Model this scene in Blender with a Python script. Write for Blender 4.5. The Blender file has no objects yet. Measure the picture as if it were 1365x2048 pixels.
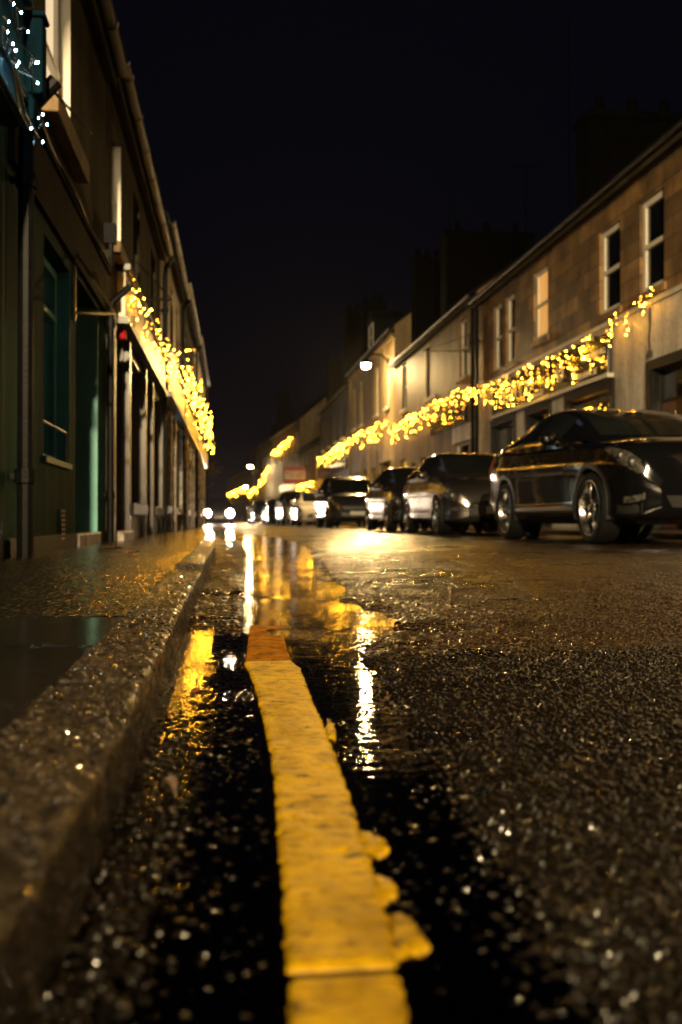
import bpy, bmesh, math, random
import numpy as np
from mathutils import Vector
random.seed(7); rng = np.random.default_rng(11)
R = math.radians; PI = math.pi
scene = bpy.context.scene
COL = scene.collection

# ------------------------------------------------------------------ helpers
def link(o):
    COL.objects.link(o); return o

def tag(o, label=None, cat=None, group=None, kind=None):
    if label: o['label'] = label
    if cat: o['category'] = cat
    if group: o['group'] = group
    if kind: o['kind'] = kind
    return o

def empty(name, loc=(0, 0, 0), rz=0.0):
    o = bpy.data.objects.new(name, None); o.empty_display_size = .2
    o.location = loc; o.rotation_euler = (0, 0, rz)
    return link(o)

class MB:
    def __init__(s): s.v = []; s.f = []
    def add(s, vs, fs):
        b = len(s.v); s.v += [tuple(map(float, p)) for p in vs]; s.f += [tuple(b + i for i in f) for f in fs]; return s
    def quad(s, a, b, c, d): return s.add([a, b, c, d], [(0, 1, 2, 3)])
    def box(s, x0, x1, y0, y1, z0, z1):
        if x0 > x1: x0, x1 = x1, x0
        if y0 > y1: y0, y1 = y1, y0
        vs = [(x0,y0,z0),(x1,y0,z0),(x1,y1,z0),(x0,y1,z0),(x0,y0,z1),(x1,y0,z1),(x1,y1,z1),(x0,y1,z1)]
        return s.add(vs, [(0,3,2,1),(4,5,6,7),(0,1,5,4),(1,2,6,5),(2,3,7,6),(3,0,4,7)])
    def prism(s, pts, axis, a, b):
        """closed polygon pts (2d) swept along axis (0,1,2) from a to b"""
        n = len(pts)
        def P(p, t):
            q = list(p); q.insert(axis, t); return q
        vs = [P(p, a) for p in pts] + [P(p, b) for p in pts]
        fs = [tuple(range(n))[::-1], tuple(range(n, 2*n))] + [(i, (i+1) % n, n+(i+1) % n, n+i) for i in range(n)]
        return s.add(vs, fs)
    def tube(s, pts, r, n=8, cap=True):
        pts = [Vector(p) for p in pts]; rings = []; b = len(s.v)
        rr = r if isinstance(r, (list, tuple)) else [r]*len(pts)
        up = None
        for i, p in enumerate(pts):
            d = (pts[min(i+1, len(pts)-1)] - pts[max(i-1, 0)])
            if d.length < 1e-9: d = Vector((0, 0, 1))
            d.normalize()
            if up is None:
                up = d.orthogonal().normalized()
            else:
                up = (up - d*up.dot(d))
                up = up.normalized() if up.length > 1e-6 else d.orthogonal().normalized()
            sd = d.cross(up)
            for k in range(n):
                a = 2*PI*k/n
                s.v.append(tuple(p + (up*math.cos(a) + sd*math.sin(a))*rr[i]))
        for i in range(len(pts)-1):
            for k in range(n):
                s.f.append((b+i*n+k, b+i*n+(k+1) % n, b+(i+1)*n+(k+1) % n, b+(i+1)*n+k))
        if cap:
            s.f.append(tuple(b+k for k in range(n))[::-1]); s.f.append(tuple(b+(len(pts)-1)*n+k for k in range(n)))
        return s
    def lathe(s, prof, n, c=(0, 0, 0), axis=2):
        """prof: (r, t) pairs about axis through c"""
        b = len(s.v)
        for r, t in prof:
            for k in range(n):
                a = 2*PI*k/n; q = [r*math.cos(a), r*math.sin(a)]; q.insert(axis, t)
                s.v.append((q[0]+c[0], q[1]+c[1], q[2]+c[2]))
        for i in range(len(prof)-1):
            for k in range(n):
                s.f.append((b+i*n+k, b+i*n+(k+1) % n, b+(i+1)*n+(k+1) % n, b+(i+1)*n+k))
        return s
    def ball(s, c, r, nu=10, nv=7, sc=(1, 1, 1)):
        b = len(s.v)
        for j in range(nv+1):
            t = PI*j/nv
            for k in range(nu):
                a = 2*PI*k/nu
                s.v.append((c[0]+r*sc[0]*math.sin(t)*math.cos(a), c[1]+r*sc[1]*math.sin(t)*math.sin(a), c[2]+r*sc[2]*math.cos(t)))
        for j in range(nv):
            for k in range(nu):
                s.f.append((b+j*nu+k, b+(j+1)*nu+k, b+(j+1)*nu+(k+1) % nu, b+j*nu+(k+1) % nu))
        return s
    def grid(s, P, mask=None):
        """P: array (a,b,3)"""
        a, b, _ = P.shape; o = len(s.v)
        s.v += [tuple(p) for p in P.reshape(-1, 3).tolist()]
        for i in range(a-1):
            for j in range(b-1):
                if mask is None or mask[i, j]:
                    s.f.append((o+i*b+j, o+i*b+j+1, o+(i+1)*b+j+1, o+(i+1)*b+j))
        return s
    def build(s, name, mat, parent=None, smooth=False, recalc=True, bevel=0, label=None):
        me = bpy.data.meshes.new(name); me.from_pydata(s.v, [], s.f)
        if recalc and len(s.f) < 60000:
            bm = bmesh.new(); bm.from_mesh(me)
            bmesh.ops.recalc_face_normals(bm, faces=bm.faces); bm.to_mesh(me); bm.free()
        if smooth:
            me.polygons.foreach_set('use_smooth', [True]*len(me.polygons))
        me.materials.append(mat); me.update()
        o = bpy.data.objects.new(name, me); link(o)
        if parent: o.parent = parent
        if bevel:
            m = o.modifiers.new('bev', 'BEVEL'); m.width = bevel; m.segments = 2; m.limit_method = 'ANGLE'
        if label: o['label'] = label
        return o

def big_mesh(name, V, F, mat, smooth=True):
    me = bpy.data.meshes.new(name)
    me.vertices.add(len(V)); me.vertices.foreach_set('co', np.ascontiguousarray(V, dtype=np.float32).ravel())
    n = len(F); me.loops.add(n*4); me.polygons.add(n)
    me.loops.foreach_set('vertex_index', np.ascontiguousarray(F, dtype=np.int32).ravel())
    me.polygons.foreach_set('loop_start', np.arange(0, n*4, 4, dtype=np.int32))
    me.polygons.foreach_set('loop_total', np.full(n, 4, dtype=np.int32))
    me.polygons.foreach_set('use_smooth', np.full(n, smooth))
    me.update(calc_edges=True); me.materials.append(mat)
    return link(bpy.data.objects.new(name, me))

def grid_faces(a, b):
    i = np.arange(a-1)[:, None]*b + np.arange(b-1)[None, :]
    return np.stack([i, i+1, i+b+1, i+b], -1).reshape(-1, 4)

# ------------------------------------------------------------------ noise (numpy)
def _h(ix, iy, seed):
    ix = ix.astype(np.int64).astype(np.uint64); iy = iy.astype(np.int64).astype(np.uint64)
    n = (ix*np.uint64(374761393) + iy*np.uint64(668265263) + np.uint64(seed)*np.uint64(2246822519)) & np.uint64(0xffffffff)
    n = ((n ^ (n >> np.uint64(13)))*np.uint64(1274126177)) & np.uint64(0xffffffff)
    n = ((n ^ (n >> np.uint64(16)))*np.uint64(2654435761)) & np.uint64(0xffffffff)
    return ((n ^ (n >> np.uint64(15))) & np.uint64(0xffffff)).astype(np.float64)/16777216.0

def vnoise(x, y, seed=0):
    ix = np.floor(x); iy = np.floor(y); fx = x-ix; fy = y-iy
    fx = fx*fx*(3-2*fx); fy = fy*fy*(3-2*fy)
    a = _h(ix, iy, seed); b = _h(ix+1, iy, seed); c = _h(ix, iy+1, seed); d = _h(ix+1, iy+1, seed)
    return (a*(1-fx)+b*fx)*(1-fy) + (c*(1-fx)+d*fx)*fy

def fbm(x, y, o=4, seed=0):
    r = 0; a = .5
    for k in range(o):
        r = r + a*vnoise(x*2**k, y*2**k, seed+k*17); a *= .5
    return r

def stones(x, y, c, seed=0, rad=.72):
    """bumps of rounded chippings, cell c"""
    gx = x/c; gy = y/c; ix = np.floor(gx); iy = np.floor(gy); best = np.zeros_like(gx)
    for dx in (-1, 0, 1):
        for dy in (-1, 0, 1):
            jx = ix+dx; jy = iy+dy
            px = jx + .15+.7*_h(jx, jy, seed); py = jy + .15+.7*_h(jx, jy, seed+5)
            hh = .35 + .65*_h(jx, jy, seed+9); r = rad*(.6+.5*_h(jx, jy, seed+13))
            tx = (_h(jx, jy, seed+21)-.5)*.9; ty = (_h(jx, jy, seed+23)-.5)*.9
            ex = gx-px; ey = gy-py
            d2 = (ex**2 + ey**2)/(r*r)
            best = np.maximum(best, hh*np.sqrt(np.clip(1-d2, 0, 1))*(1+tx*ex+ty*ey))
    return best

def chips(x, y, c, seed=0, rad=.62, tilt=.48):
    """flat topped, slightly tilted chippings, cell c"""
    gx = x/c; gy = y/c; ix = np.floor(gx); iy = np.floor(gy); best = np.zeros_like(gx)
    for dx in (-1, 0, 1):
        for dy in (-1, 0, 1):
            jx = ix+dx; jy = iy+dy
            px = jx + .12+.76*_h(jx, jy, seed); py = jy + .12+.76*_h(jx, jy, seed+5)
            hh = .30 + .70*_h(jx, jy, seed+9); r = rad*(.65+.6*_h(jx, jy, seed+13)); an = 6.283*_h(jx, jy, seed+31); st = .7+.6*_h(jx, jy, seed+37)
            tx = (_h(jx, jy, seed+21)-.5)*2*tilt; ty = (_h(jx, jy, seed+23)-.5)*2*tilt
            ex = gx-px; ey = gy-py; ca, sa = np.cos(an), np.sin(an); u = (ex*ca+ey*sa)*st; v = (-ex*sa+ey*ca)/st
            d = np.maximum(np.maximum(np.abs(u), np.abs(v)), (np.abs(u)+np.abs(v))*.74)/r
            best = np.maximum(best, np.clip((1-d)*1.9, 0, 1)**1.1*(hh+tx*ex+ty*ey))
    return best

def sstep(a, b, x):
    t = np.clip((x-a)/(b-a), 0, 1); return t*t*(3-2*t)

# ------------------------------------------------------------------ materials
MATS = {}
def nodes_of(name):
    m = bpy.data.materials.new(name); m.use_nodes = True
    nt = m.node_tree; return m, nt, nt.nodes['Principled BSDF']

def mat(name, col, rough=.5, metal=0.0, spec=.5, var=.15, scale=6.0, bump=0.0, bscale=80.0, coat=0.0, rvar=0.0, stretch=(1, 1, 1), dark=None):
    """plain surface with procedural mottling: colour varied by noise, optional bump"""
    m, nt, b = nodes_of(name)
    N = nt.nodes; L = nt.links
    tc = N.new('ShaderNodeTexCoord'); mp = N.new('ShaderNodeMapping'); mp.inputs['Scale'].default_value = stretch
    L.new(tc.outputs['Object'], mp.inputs[0])
    nz = N.new('ShaderNodeTexNoise'); nz.inputs['Scale'].default_value = scale; nz.inputs['Detail'].default_value = 5; nz.inputs['Roughness'].default_value = .6
    L.new(mp.outputs[0], nz.inputs['Vector'])
    rp = N.new('ShaderNodeValToRGB'); e = rp.color_ramp.elements
    lo = dark if dark else tuple(c*(1-var*1.6) for c in col); hi = tuple(min(1, c*(1+var)) for c in col)
    e[0].position = .32; e[0].color = (*lo, 1); e[1].position = .66; e[1].color = (*hi, 1)
    L.new(nz.outputs['Fac'], rp.inputs[0]); L.new(rp.outputs[0], b.inputs['Base Color'])
    b.inputs['Roughness'].default_value = rough; b.inputs['Metallic'].default_value = metal
    b.inputs['Specular IOR Level'].default_value = spec; b.inputs['Coat Weight'].default_value = coat; b.inputs['Coat Roughness'].default_value = .03
    if rvar:
        mr = N.new('ShaderNodeMapRange'); mr.inputs[3].default_value = max(.02, rough-rvar); mr.inputs[4].default_value = min(1, rough+rvar)
        L.new(nz.outputs['Fac'], mr.inputs[0]); L.new(mr.outputs[0], b.inputs['Roughness'])
    if bump:
        n2 = N.new('ShaderNodeTexNoise'); n2.inputs['Scale'].default_value = bscale; n2.inputs['Detail'].default_value = 3
        L.new(tc.outputs['Object'], n2.inputs['Vector'])
        bp = N.new('ShaderNodeBump'); bp.inputs['Strength'].default_value = bump; bp.inputs['Distance'].default_value = .01
        L.new(n2.outputs['Fac'], bp.inputs['Height']); L.new(bp.outputs[0], b.inputs['Normal'])
    return m

def stain(m, scale, lo, a=.36, b_=.6, stretch=(1, 1, 1), detail=6):
    """multiply the base colour by patches of dirt or wear"""
    nt = m.node_tree; N = nt.nodes; L = nt.links; b = N['Principled BSDF']; src = b.inputs['Base Color'].links[0].from_socket
    tc = N.new('ShaderNodeTexCoord'); mp = N.new('ShaderNodeMapping'); mp.inputs['Scale'].default_value = stretch; L.new(tc.outputs['Object'], mp.inputs[0])
    nz = N.new('ShaderNodeTexNoise'); nz.inputs['Scale'].default_value = scale; nz.inputs['Detail'].default_value = detail; nz.inputs['Roughness'].default_value = .65; L.new(mp.outputs[0], nz.inputs['Vector'])
    rp = N.new('ShaderNodeValToRGB'); e = rp.color_ramp.elements; e[0].position = a; e[0].color = (lo, lo*.95, lo*.9, 1); e[1].position = b_; e[1].color = (1, 1, 1, 1); L.new(nz.outputs['Fac'], rp.inputs[0])
    mx = N.new('ShaderNodeMixRGB'); mx.blend_type = 'MULTIPLY'; mx.inputs[0].default_value = 1; L.new(src, mx.inputs[1]); L.new(rp.outputs[0], mx.inputs[2]); L.new(mx.outputs[0], b.inputs['Base Color'])
    return m

def emis(name, col, strength, base=(.02, .02, .02)):
    m, nt, b = nodes_of(name)
    b.inputs['Base Color'].default_value = (*base, 1); b.inputs['Emission Color'].default_value = (*col, 1)
    b.inputs['Emission Strength'].default_value = strength; b.inputs['Roughness'].default_value = .4
    return m

def emis_noise(name, c0, c1, strength, scale=3.0, stretch=(1, 1, 1)):
    m, nt, b = nodes_of(name); N = nt.nodes; L = nt.links
    tc = N.new('ShaderNodeTexCoord'); mp = N.new('ShaderNodeMapping'); mp.inputs['Scale'].default_value = stretch
    nz = N.new('ShaderNodeTexNoise'); nz.inputs['Scale'].default_value = scale
    rp = N.new('ShaderNodeValToRGB'); rp.color_ramp.elements[0].color = (*c0, 1); rp.color_ramp.elements[1].color = (*c1, 1)
    rp.color_ramp.elements[0].position = .35; rp.color_ramp.elements[1].position = .65
    L.new(tc.outputs['Object'], mp.inputs[0]); L.new(mp.outputs[0], nz.inputs['Vector']); L.new(nz.outputs['Fac'], rp.inputs[0])
    L.new(rp.outputs[0], b.inputs['Emission Color']); b.inputs['Emission Strength'].default_value = strength
    b.inputs['Base Color'].default_value = (.05, .05, .05, 1)
    return m

def stone_mat(name, cols, mortar, bw=.62, bh=.31, rough=.55):
    """coursed sandstone on a face that runs along local y and up z"""
    m, nt, b = nodes_of(name); N = nt.nodes; L = nt.links
    tc = N.new('ShaderNodeTexCoord'); sp = N.new('ShaderNodeSeparateXYZ'); cb = N.new('ShaderNodeCombineXYZ')
    L.new(tc.outputs['Object'], sp.inputs[0]); ad = N.new('ShaderNodeMath'); ad.operation = 'ADD'
    L.new(sp.outputs['X'], ad.inputs[0]); L.new(sp.outputs['Y'], ad.inputs[1])
    L.new(ad.outputs[0], cb.inputs[0]); L.new(sp.outputs['Z'], cb.inputs[1])
    bk = N.new('ShaderNodeTexBrick'); bk.inputs['Scale'].default_value = 1; bk.inputs['Brick Width'].default_value = bw; bk.inputs['Row Height'].default_value = bh
    bk.inputs['Mortar Size'].default_value = .012; bk.inputs['Mortar Smooth'].default_value = .4; bk.inputs['Bias'].default_value = -.1
    bk.inputs['Color1'].default_value = (*cols[0], 1); bk.inputs['Color2'].default_value = (*cols[1], 1); bk.inputs['Mortar'].default_value = (*mortar, 1)
    L.new(cb.outputs[0], bk.inputs['Vector'])
    nz = N.new('ShaderNodeTexNoise'); nz.inputs['Scale'].default_value = 1.7; nz.inputs['Detail'].default_value = 6
    L.new(tc.outputs['Object'], nz.inputs['Vector'])
    rp = N.new('ShaderNodeValToRGB'); rp.color_ramp.elements[0].position = .33; rp.color_ramp.elements[0].color = (.3, .27, .25, 1)
    rp.color_ramp.elements[1].position = .62; rp.color_ramp.elements[1].color = (1.1, 1.05, 1, 1); L.new(nz.outputs['Fac'], rp.inputs[0])
    mx = N.new('ShaderNodeMixRGB'); mx.blend_type = 'MULTIPLY'; mx.inputs[0].default_value = .85
    L.new(bk.outputs['Color'], mx.inputs[1]); L.new(rp.outputs[0], mx.inputs[2]); L.new(mx.outputs[0], b.inputs['Base Color'])
    n2 = N.new('ShaderNodeTexNoise'); n2.inputs['Scale'].default_value = 30; L.new(tc.outputs['Object'], n2.inputs['Vector'])
    sb = N.new('ShaderNodeMath'); sb.operation = 'SUBTRACT'; L.new(n2.outputs['Fac'], sb.inputs[0]); L.new(bk.outputs['Fac'], sb.inputs[1])
    bp = N.new('ShaderNodeBump'); bp.inputs['Strength'].default_value = .5; bp.inputs['Distance'].default_value = .015
    L.new(sb.outputs[0], bp.inputs['Height']); L.new(bp.outputs[0], b.inputs['Normal'])
    b.inputs['Roughness'].default_value = rough
    return m

M = {
 'cream': mat('cream_render', (.32, .235, .12), .6, spec=.2, var=.18, scale=1.4, bump=.35, bscale=60, rvar=.12, stretch=(1, 1, .35)),
 'tan': mat('tan_render', (.21, .14, .07), .6, spec=.2, var=.22, scale=1.2, bump=.3, bscale=70, rvar=.1, stretch=(1, 1, .3)),
 'white': mat('white_render', (.74, .68, .60), .5, var=.12, scale=1.3, bump=.3, bscale=70, rvar=.1, stretch=(1, 1, .4)),
 'grey': mat('grey_render', (.050, .042, .024), .8, spec=.03, var=.2, scale=1.3, bump=.4, bscale=90, stretch=(1, 1, .3)),
 'fascia_brown': mat('painted_fascia', (.04, .033, .022), .8, spec=.03, var=.2, scale=2),
 'green': mat('green_render', (.022, .075, .048), .7, spec=.03, var=.25, scale=2.0, bump=.8, bscale=130, rvar=.12, stretch=(1, 1, .5)),
 'green_smooth': mat('green_paint', (.15, .42, .40), .45, spec=.3, var=.12, scale=3, bump=.15, bscale=60),
 'blue': mat('blue_paint', (.02, .15, .22), .35, var=.15, scale=4, bump=.1, bscale=40),  # lightened because the lamp only grazes the sign board
 'blue_dimmed': mat('dimmed_blue_paint', (.003, .015, .026), .9, spec=.02, var=.4, scale=5, stretch=(1, 1, .4)),  # shop blue darkened in colour to offset the lamp striking the console squarely
 'blue_dark': mat('dark_green_wall', (.022, .045, .022), .7, spec=.1, var=.2, scale=2, bump=.3, bscale=80),
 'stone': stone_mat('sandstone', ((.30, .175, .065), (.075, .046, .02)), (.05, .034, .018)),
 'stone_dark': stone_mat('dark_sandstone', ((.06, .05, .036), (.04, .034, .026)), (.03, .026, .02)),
 'slate': mat('slate', (.004, .004, .005), .7, spec=.08, var=.3, scale=9, bump=.5, bscale=12),
 'brick_dark': mat('near_black_brick', (.0015, .0014, .0013), .95, spec=.02, var=.3, scale=5, bump=.5, bscale=20),  # near black, keeps chimneys and aerials darker than the sky
 'pvc': mat('white_pvc', (.68, .64, .55), .3, var=.05, scale=3),
 'white_sill': mat('painted_sill', (.55, .52, .46), .45, var=.12, scale=5),
 'black': mat('black_paint', (.008, .008, .008), .35, spec=.2, var=.2, scale=8, rvar=.08),
 'iron': mat('cast_iron', (.003, .003, .0034), .5, spec=.1, var=.3, scale=12, bump=.2, bscale=60),
 'gutter': mat('gutter_metal', (.007, .006, .0055), .5, spec=.2, var=.3, scale=8),
 'glass': mat('window_glass', (.006, .007, .008), .04, var=.3, scale=2, spec=.7),
 'glass_teal': mat('teal_reflecting_glass', (.03, .15, .22), .15, var=.2, scale=3, spec=.6),  # teal of the reflection is put into the glass colour
 'brown_door': mat('varnished_door', (.10, .03, .012), .3, var=.35, scale=7, stretch=(1, 6, .6)),
 'dark_door': mat('dark_door', (.03, .016, .011), .35, var=.25, scale=6, stretch=(1, 5, .6)),
 'grey_door': mat('grey_door', (.3, .29, .27), .4, var=.1, scale=5),
 'brass': mat('brass', (.7, .5, .2), .25, metal=1, var=.1, scale=20),
 'fascia_black': mat('black_sign_board', (.011, .010, .011), .25, var=.15, scale=4),
 'letter': mat('cream_lettering', (.75, .68, .5), .4, var=.1, scale=20),
 'yellow_board': mat('yellow_sign_board', (.62, .43, .04), .35, var=.1, scale=4),
 'cream_board': mat('cream_sign_board', (.62, .55, .40), .35, var=.08, scale=3),
 'red_board': mat('red_board', (.45, .045, .02), .4, var=.1, scale=4),
 'alarm': mat('red_alarm_box', (.30, .004, .004), .6, spec=.1, var=.05, scale=4),
 'step': mat('painted_step', (.5, .42, .36), .45, var=.3, scale=6, bump=.4, bscale=40),
 'plinth': mat('wet_black_plinth', (.008, .008, .007), .5, spec=.2, var=.5, scale=9, bump=.8, bscale=60),
 'cable': mat('black_cable', (.01, .01, .01), .5, var=.1, scale=10),
 'steel': mat('galvanised_steel', (.4, .4, .4), .4, metal=1, var=.15, scale=12),
 'bark': mat('bark', (.05, .035, .025), .8, var=.4, scale=12, bump=.6, bscale=40),
 'leaf': mat('street_tree_leaf', (.10, .07, .02), .5, var=.3, scale=3),
 'dead_leaf': mat('dead_leaf', (.20, .07, .025), .35, var=.3, scale=60),
 'pale_leaf': mat('pale_wet_leaf', (.26, .17, .12), .2, var=.3, scale=70, bump=.4, bscale=200),
 'lit_orange': emis_noise('lit_curtain', (.85, .36, .07), (1, .50, .14), .8, 2.2, (1, 4, .4)),
 'lit_yellow': emis_noise('lit_doorway', (.8, .5, .03), (1, .68, .06), .75, 2.0),
 'pale_glow': emis('pale_pane_glow', (1, .74, .42), .9),  # lit panes, and a painted reflection on the green house
 'lit_cold': emis_noise('lit_display', (.25, .6, .7), (.7, 1, .9), 1.3, 9),
 'lit_shop': emis_noise('lit_shop_interior', (.25, .4, .5), (.6, .85, 1), .05, 3),
 'warm_bulb': emis('warm_led', (1, .42, .02), 330),
 'warm_bulb_dim': emis('warm_led_dim', (1, .42, .03), 24),
 'cold_bulb': emis('cold_led', (.34, .74, 1), 190),
 'head_lamp': emis('headlamp_beam', (1, .80, .56), 800),
 'street_glow': emis('sodium_lamp', (1, .70, .32), 700),
 'tyre': mat('tyre_rubber', (.004, .004, .004), .7, spec=.15, var=.2, scale=30, bump=.3, bscale=80),
 'alloy': mat('alloy_wheel', (.42, .41, .40), .22, metal=1, var=.1, scale=10),
 'alloy_dark': mat('brake_disc', (.06, .06, .06), .4, metal=.8, var=.2, scale=20),
 'liner': mat('wheel_arch_liner', (.004, .004, .004), .8, var=.1, scale=10),
 'trim': mat('black_plastic_trim', (.012, .012, .012), .35, var=.15, scale=20),
 'chrome': mat('chrome', (.7, .7, .7), .1, metal=1, var=.05, scale=10),
 'car_glass': mat('tinted_car_glass', (.008, .010, .009), .03, var=.2, scale=2, spec=.8),
 'lens': mat('headlamp_lens', (.05, .046, .04), .2, var=.6, scale=25, spec=.4),
 'amber': mat('amber_reflector', (.7, .22, .02), .2, var=.1, scale=10),
 'plate': mat('number_plate', (.6, .58, .5), .35, var=.05, scale=10),
 'interior': mat('car_interior', (.01, .01, .01), .8, var=.2, scale=5),
}
for k_ in ('cream', 'tan', 'white', 'grey'): stain(M[k_], 1.1, .45, .34, .58, (1, 1.6, .28)); stain(M[k_], 9, .75, .36, .5)
stain(M['green'], 2.2, .5, .35, .58, (1, 2, .3)); stain(M['blue'], 5, .5); stain(M['step'], 9, .3)
def paint(name, col, rough=.2, metal=.4):
    m = mat(name, col, rough, metal=metal, spec=.15, var=.05, scale=3, coat=1.0)
    # rain beads on the lacquer
    nt = m.node_tree; b = nt.nodes['Principled BSDF']
    tc = nt.nodes.new('ShaderNodeTexCoord'); vo = nt.nodes.new('ShaderNodeTexVoronoi'); vo.inputs['Scale'].default_value = 90
    rp = nt.nodes.new('ShaderNodeValToRGB'); rp.color_ramp.elements[0].position = .0; rp.color_ramp.elements[0].color = (1, 1, 1, 1); rp.color_ramp.elements[1].position = .32; rp.color_ramp.elements[1].color = (0, 0, 0, 1)
    bp = nt.nodes.new('ShaderNodeBump'); bp.inputs['Strength'].default_value = .08; bp.inputs['Distance'].default_value = .001
    nt.links.new(tc.outputs['Object'], vo.inputs['Vector']); nt.links.new(vo.outputs['Distance'], rp.inputs[0]); nt.links.new(rp.outputs[0], bp.inputs['Height'])
    nt.links.new(bp.outputs[0], b.inputs['Coat Normal'])
    return m
P_BLACK = paint('black_car_paint', (.003, .003, .0035), .12, .0)
P_GREY = paint('graphite_car_paint', (.062, .054, .050), .26, .75)
P_DARK = paint('dark_brown_grey_car_paint', (.035, .028, .026), .25, .6)
P_CHAR = paint('charcoal_car_paint', (.03, .03, .03), .22, .5)
P_WHITE = paint('white_car_paint', (.62, .60, .56), .25, .0)
P_SILV = paint('silver_car_paint', (.42, .40, .38), .25, .8)
P_BLUE = paint('navy_car_paint', (.02, .03, .06), .22, .4)

# ------------------------------------------------------------------ camera
H = .26
HAZE = .00014
YAW = R(7.22)
cam = bpy.data.cameras.new('camera'); cam_o = link(bpy.data.objects.new('camera', cam))
cam.lens = 35; cam.sensor_width = 36; cam.sensor_fit = 'AUTO'; cam.clip_start = .02; cam.clip_end = 2000
cam_o.location = (0, 0, H); cam_o.rotation_euler = (R(90.49), 0, -YAW)
cam.dof.use_dof = True; cam.dof.focus_distance = 2.15; cam.dof.aperture_fstop = 4.8; cam.dof.aperture_blades = 0
scene.camera = cam_o

# pixel of the photograph -> point on the level z (used only to read ground shapes off the picture)
def gp(px, py, z=0.0):
    d = 1991.0*(H-z)/(py-1041.0); lx = (px-682.5)/1991.0*d
    c, s = math.cos(YAW), math.sin(YAW)
    return (lx*c + d*s, d*c - lx*s)

# ------------------------------------------------------------------ ground
KX = [(-25, -.11), (-3, -.095), (.4, -.098), (.9, -.086), (1.5, -.078), (3.0, -.062), (5, -.03), (7.5, .0), (12, .0), (17, -.05), (30, -.25), (62, -.9), (100, -2.4), (160, -6.0), (320, -20)]
def kx(y): return np.interp(y, [p[0] for p in KX], [p[1] for p in KX])
PB = [(-25, .2), (.3, .17), (.8, .19), (1.1, .24), (1.6, .25), (2.0, .27), (2.3, .36), (2.6, .42), (3.2, .41), (4.7, .55), (8.7, .85), (12, 1.0), (16, .8), (22, .4), (30, .1), (400, -50)]
def pbound(y): return np.interp(y, [p[0] for p in PB], [p[1] for p in PB])
RK = [(-25, 5.62), (66, 5.62), (152, .2), (320, -12)]
def rkx(y): return np.interp(y, [p[0] for p in RK], [p[1] for p in RK])

LINE_L = [(490,1322),(499,1338),(512,1370),(528,1430),(543,1500),(551,1560),(558,1640),(566,1740),(571,1830),(576,1925),(580,1990),(584,2060),(590,2300)]
LINE_R = [(585,1322),(600,1332),(612,1362),(625,1400),(645,1440),(664,1490),(690,1560),(712,1630),(735,1700),(760,1775),(782,1850),(795,1925),(810,1990),(818,2060),(835,2300)]
lineL = [gp(*p, .004) for p in LINE_L]; lineR = [gp(*p, .004) for p in LINE_R]
yl = [p[1] for p in lineL][::-1]; xl = [p[0] for p in lineL][::-1]; yr = [p[1] for p in lineR][::-1]; xr = [p[0] for p in lineR][::-1]
def line_x(y):
    """left and right edge of the whole yellow line, near piece then old piece"""
    l = np.interp(y, yl + [2.6, 3.25, 4.7, 7, 8.8, 12, 16, 30, 62, 110], xl + [.091, .108, .165, .24, .29, .33, .34, .16, -.45, -2.1])
    r = np.interp(y, yr + [2.6, 3.25, 4.7, 7, 8.8, 12, 16, 30, 62, 110], xr + [.171, .186, .24, .315, .37, .41, .42, .24, -.37, -2.02])
    return l, r

def road_z(x, y, stone=True):
    k = kx(y); pb = pbound(y) + .16*(fbm(x*5, y*2.2, 3, 3)-.45)*np.clip(y/2.5, .4, 2.5)
    rise = sstep(-.02, .10, x-pb)
    base = -.0034 + rise*.0090 + np.clip(x-.6, 0, 3)*.006
    base = base + .0030*(fbm(x*9, y*6, 3, 41)-.47) + .010*(fbm(x*1.3, y*.5, 2, 51)-.45)*np.clip((y-3)/5, 0, 1)
    base = base + .0125*(fbm(x*16, y*6, 4, 43)-.47)*sstep(1.9, 2.8, y)*sstep(-.05, .2, x-pb+.12)
    # silted gutter strip of loose chippings between kerb and line
    g = np.exp(-((x-(k+.028))/.030)**2)*(.45+1.1*fbm(x*4, y*2.2, 2, 19))*(1-sstep(1.25, 1.4, y))
    base = base + g*.0032
    lx_, rx_ = line_x(y)
    g2 = sstep(1.95, 2.75, y + 1.3*(fbm(x*14, y*5, 3, 29)-.47))*(1-sstep(lx_-.04, lx_-.005, x))*(.7+.7*fbm(x*6, y*1.5, 2, 23))
    base = base + g2*.0085*(1-.5*sstep(8, 14, y))
    l, r = line_x(y)
    under = sstep(l-.012, l+.004, x)*(1-sstep(r-.004, r+.012, x))
    base = base - .003*under
    if stone:
        coarse = 1-sstep(1.75, 1.95, y + .25*(fbm(x*3, y*3, 2, 8)-.5) - .02*x)
        fade = np.clip(1-(y-7)/6, 0, 1)
        st = coarse*(.0050*chips(x, y, .0105, 1) + .0014*chips(x, y, .0052, 2)) + (1-coarse)*(.0040*chips(x, y, .012, 3, .62, .45) + .0012*chips(x, y, .006, 4))
        far = .0035*(fbm(x*22, y*9, 2, 77)-.45)
        base = base + st*fade*(1-under) + far*(1-fade*.7) - .001
    return base

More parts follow.
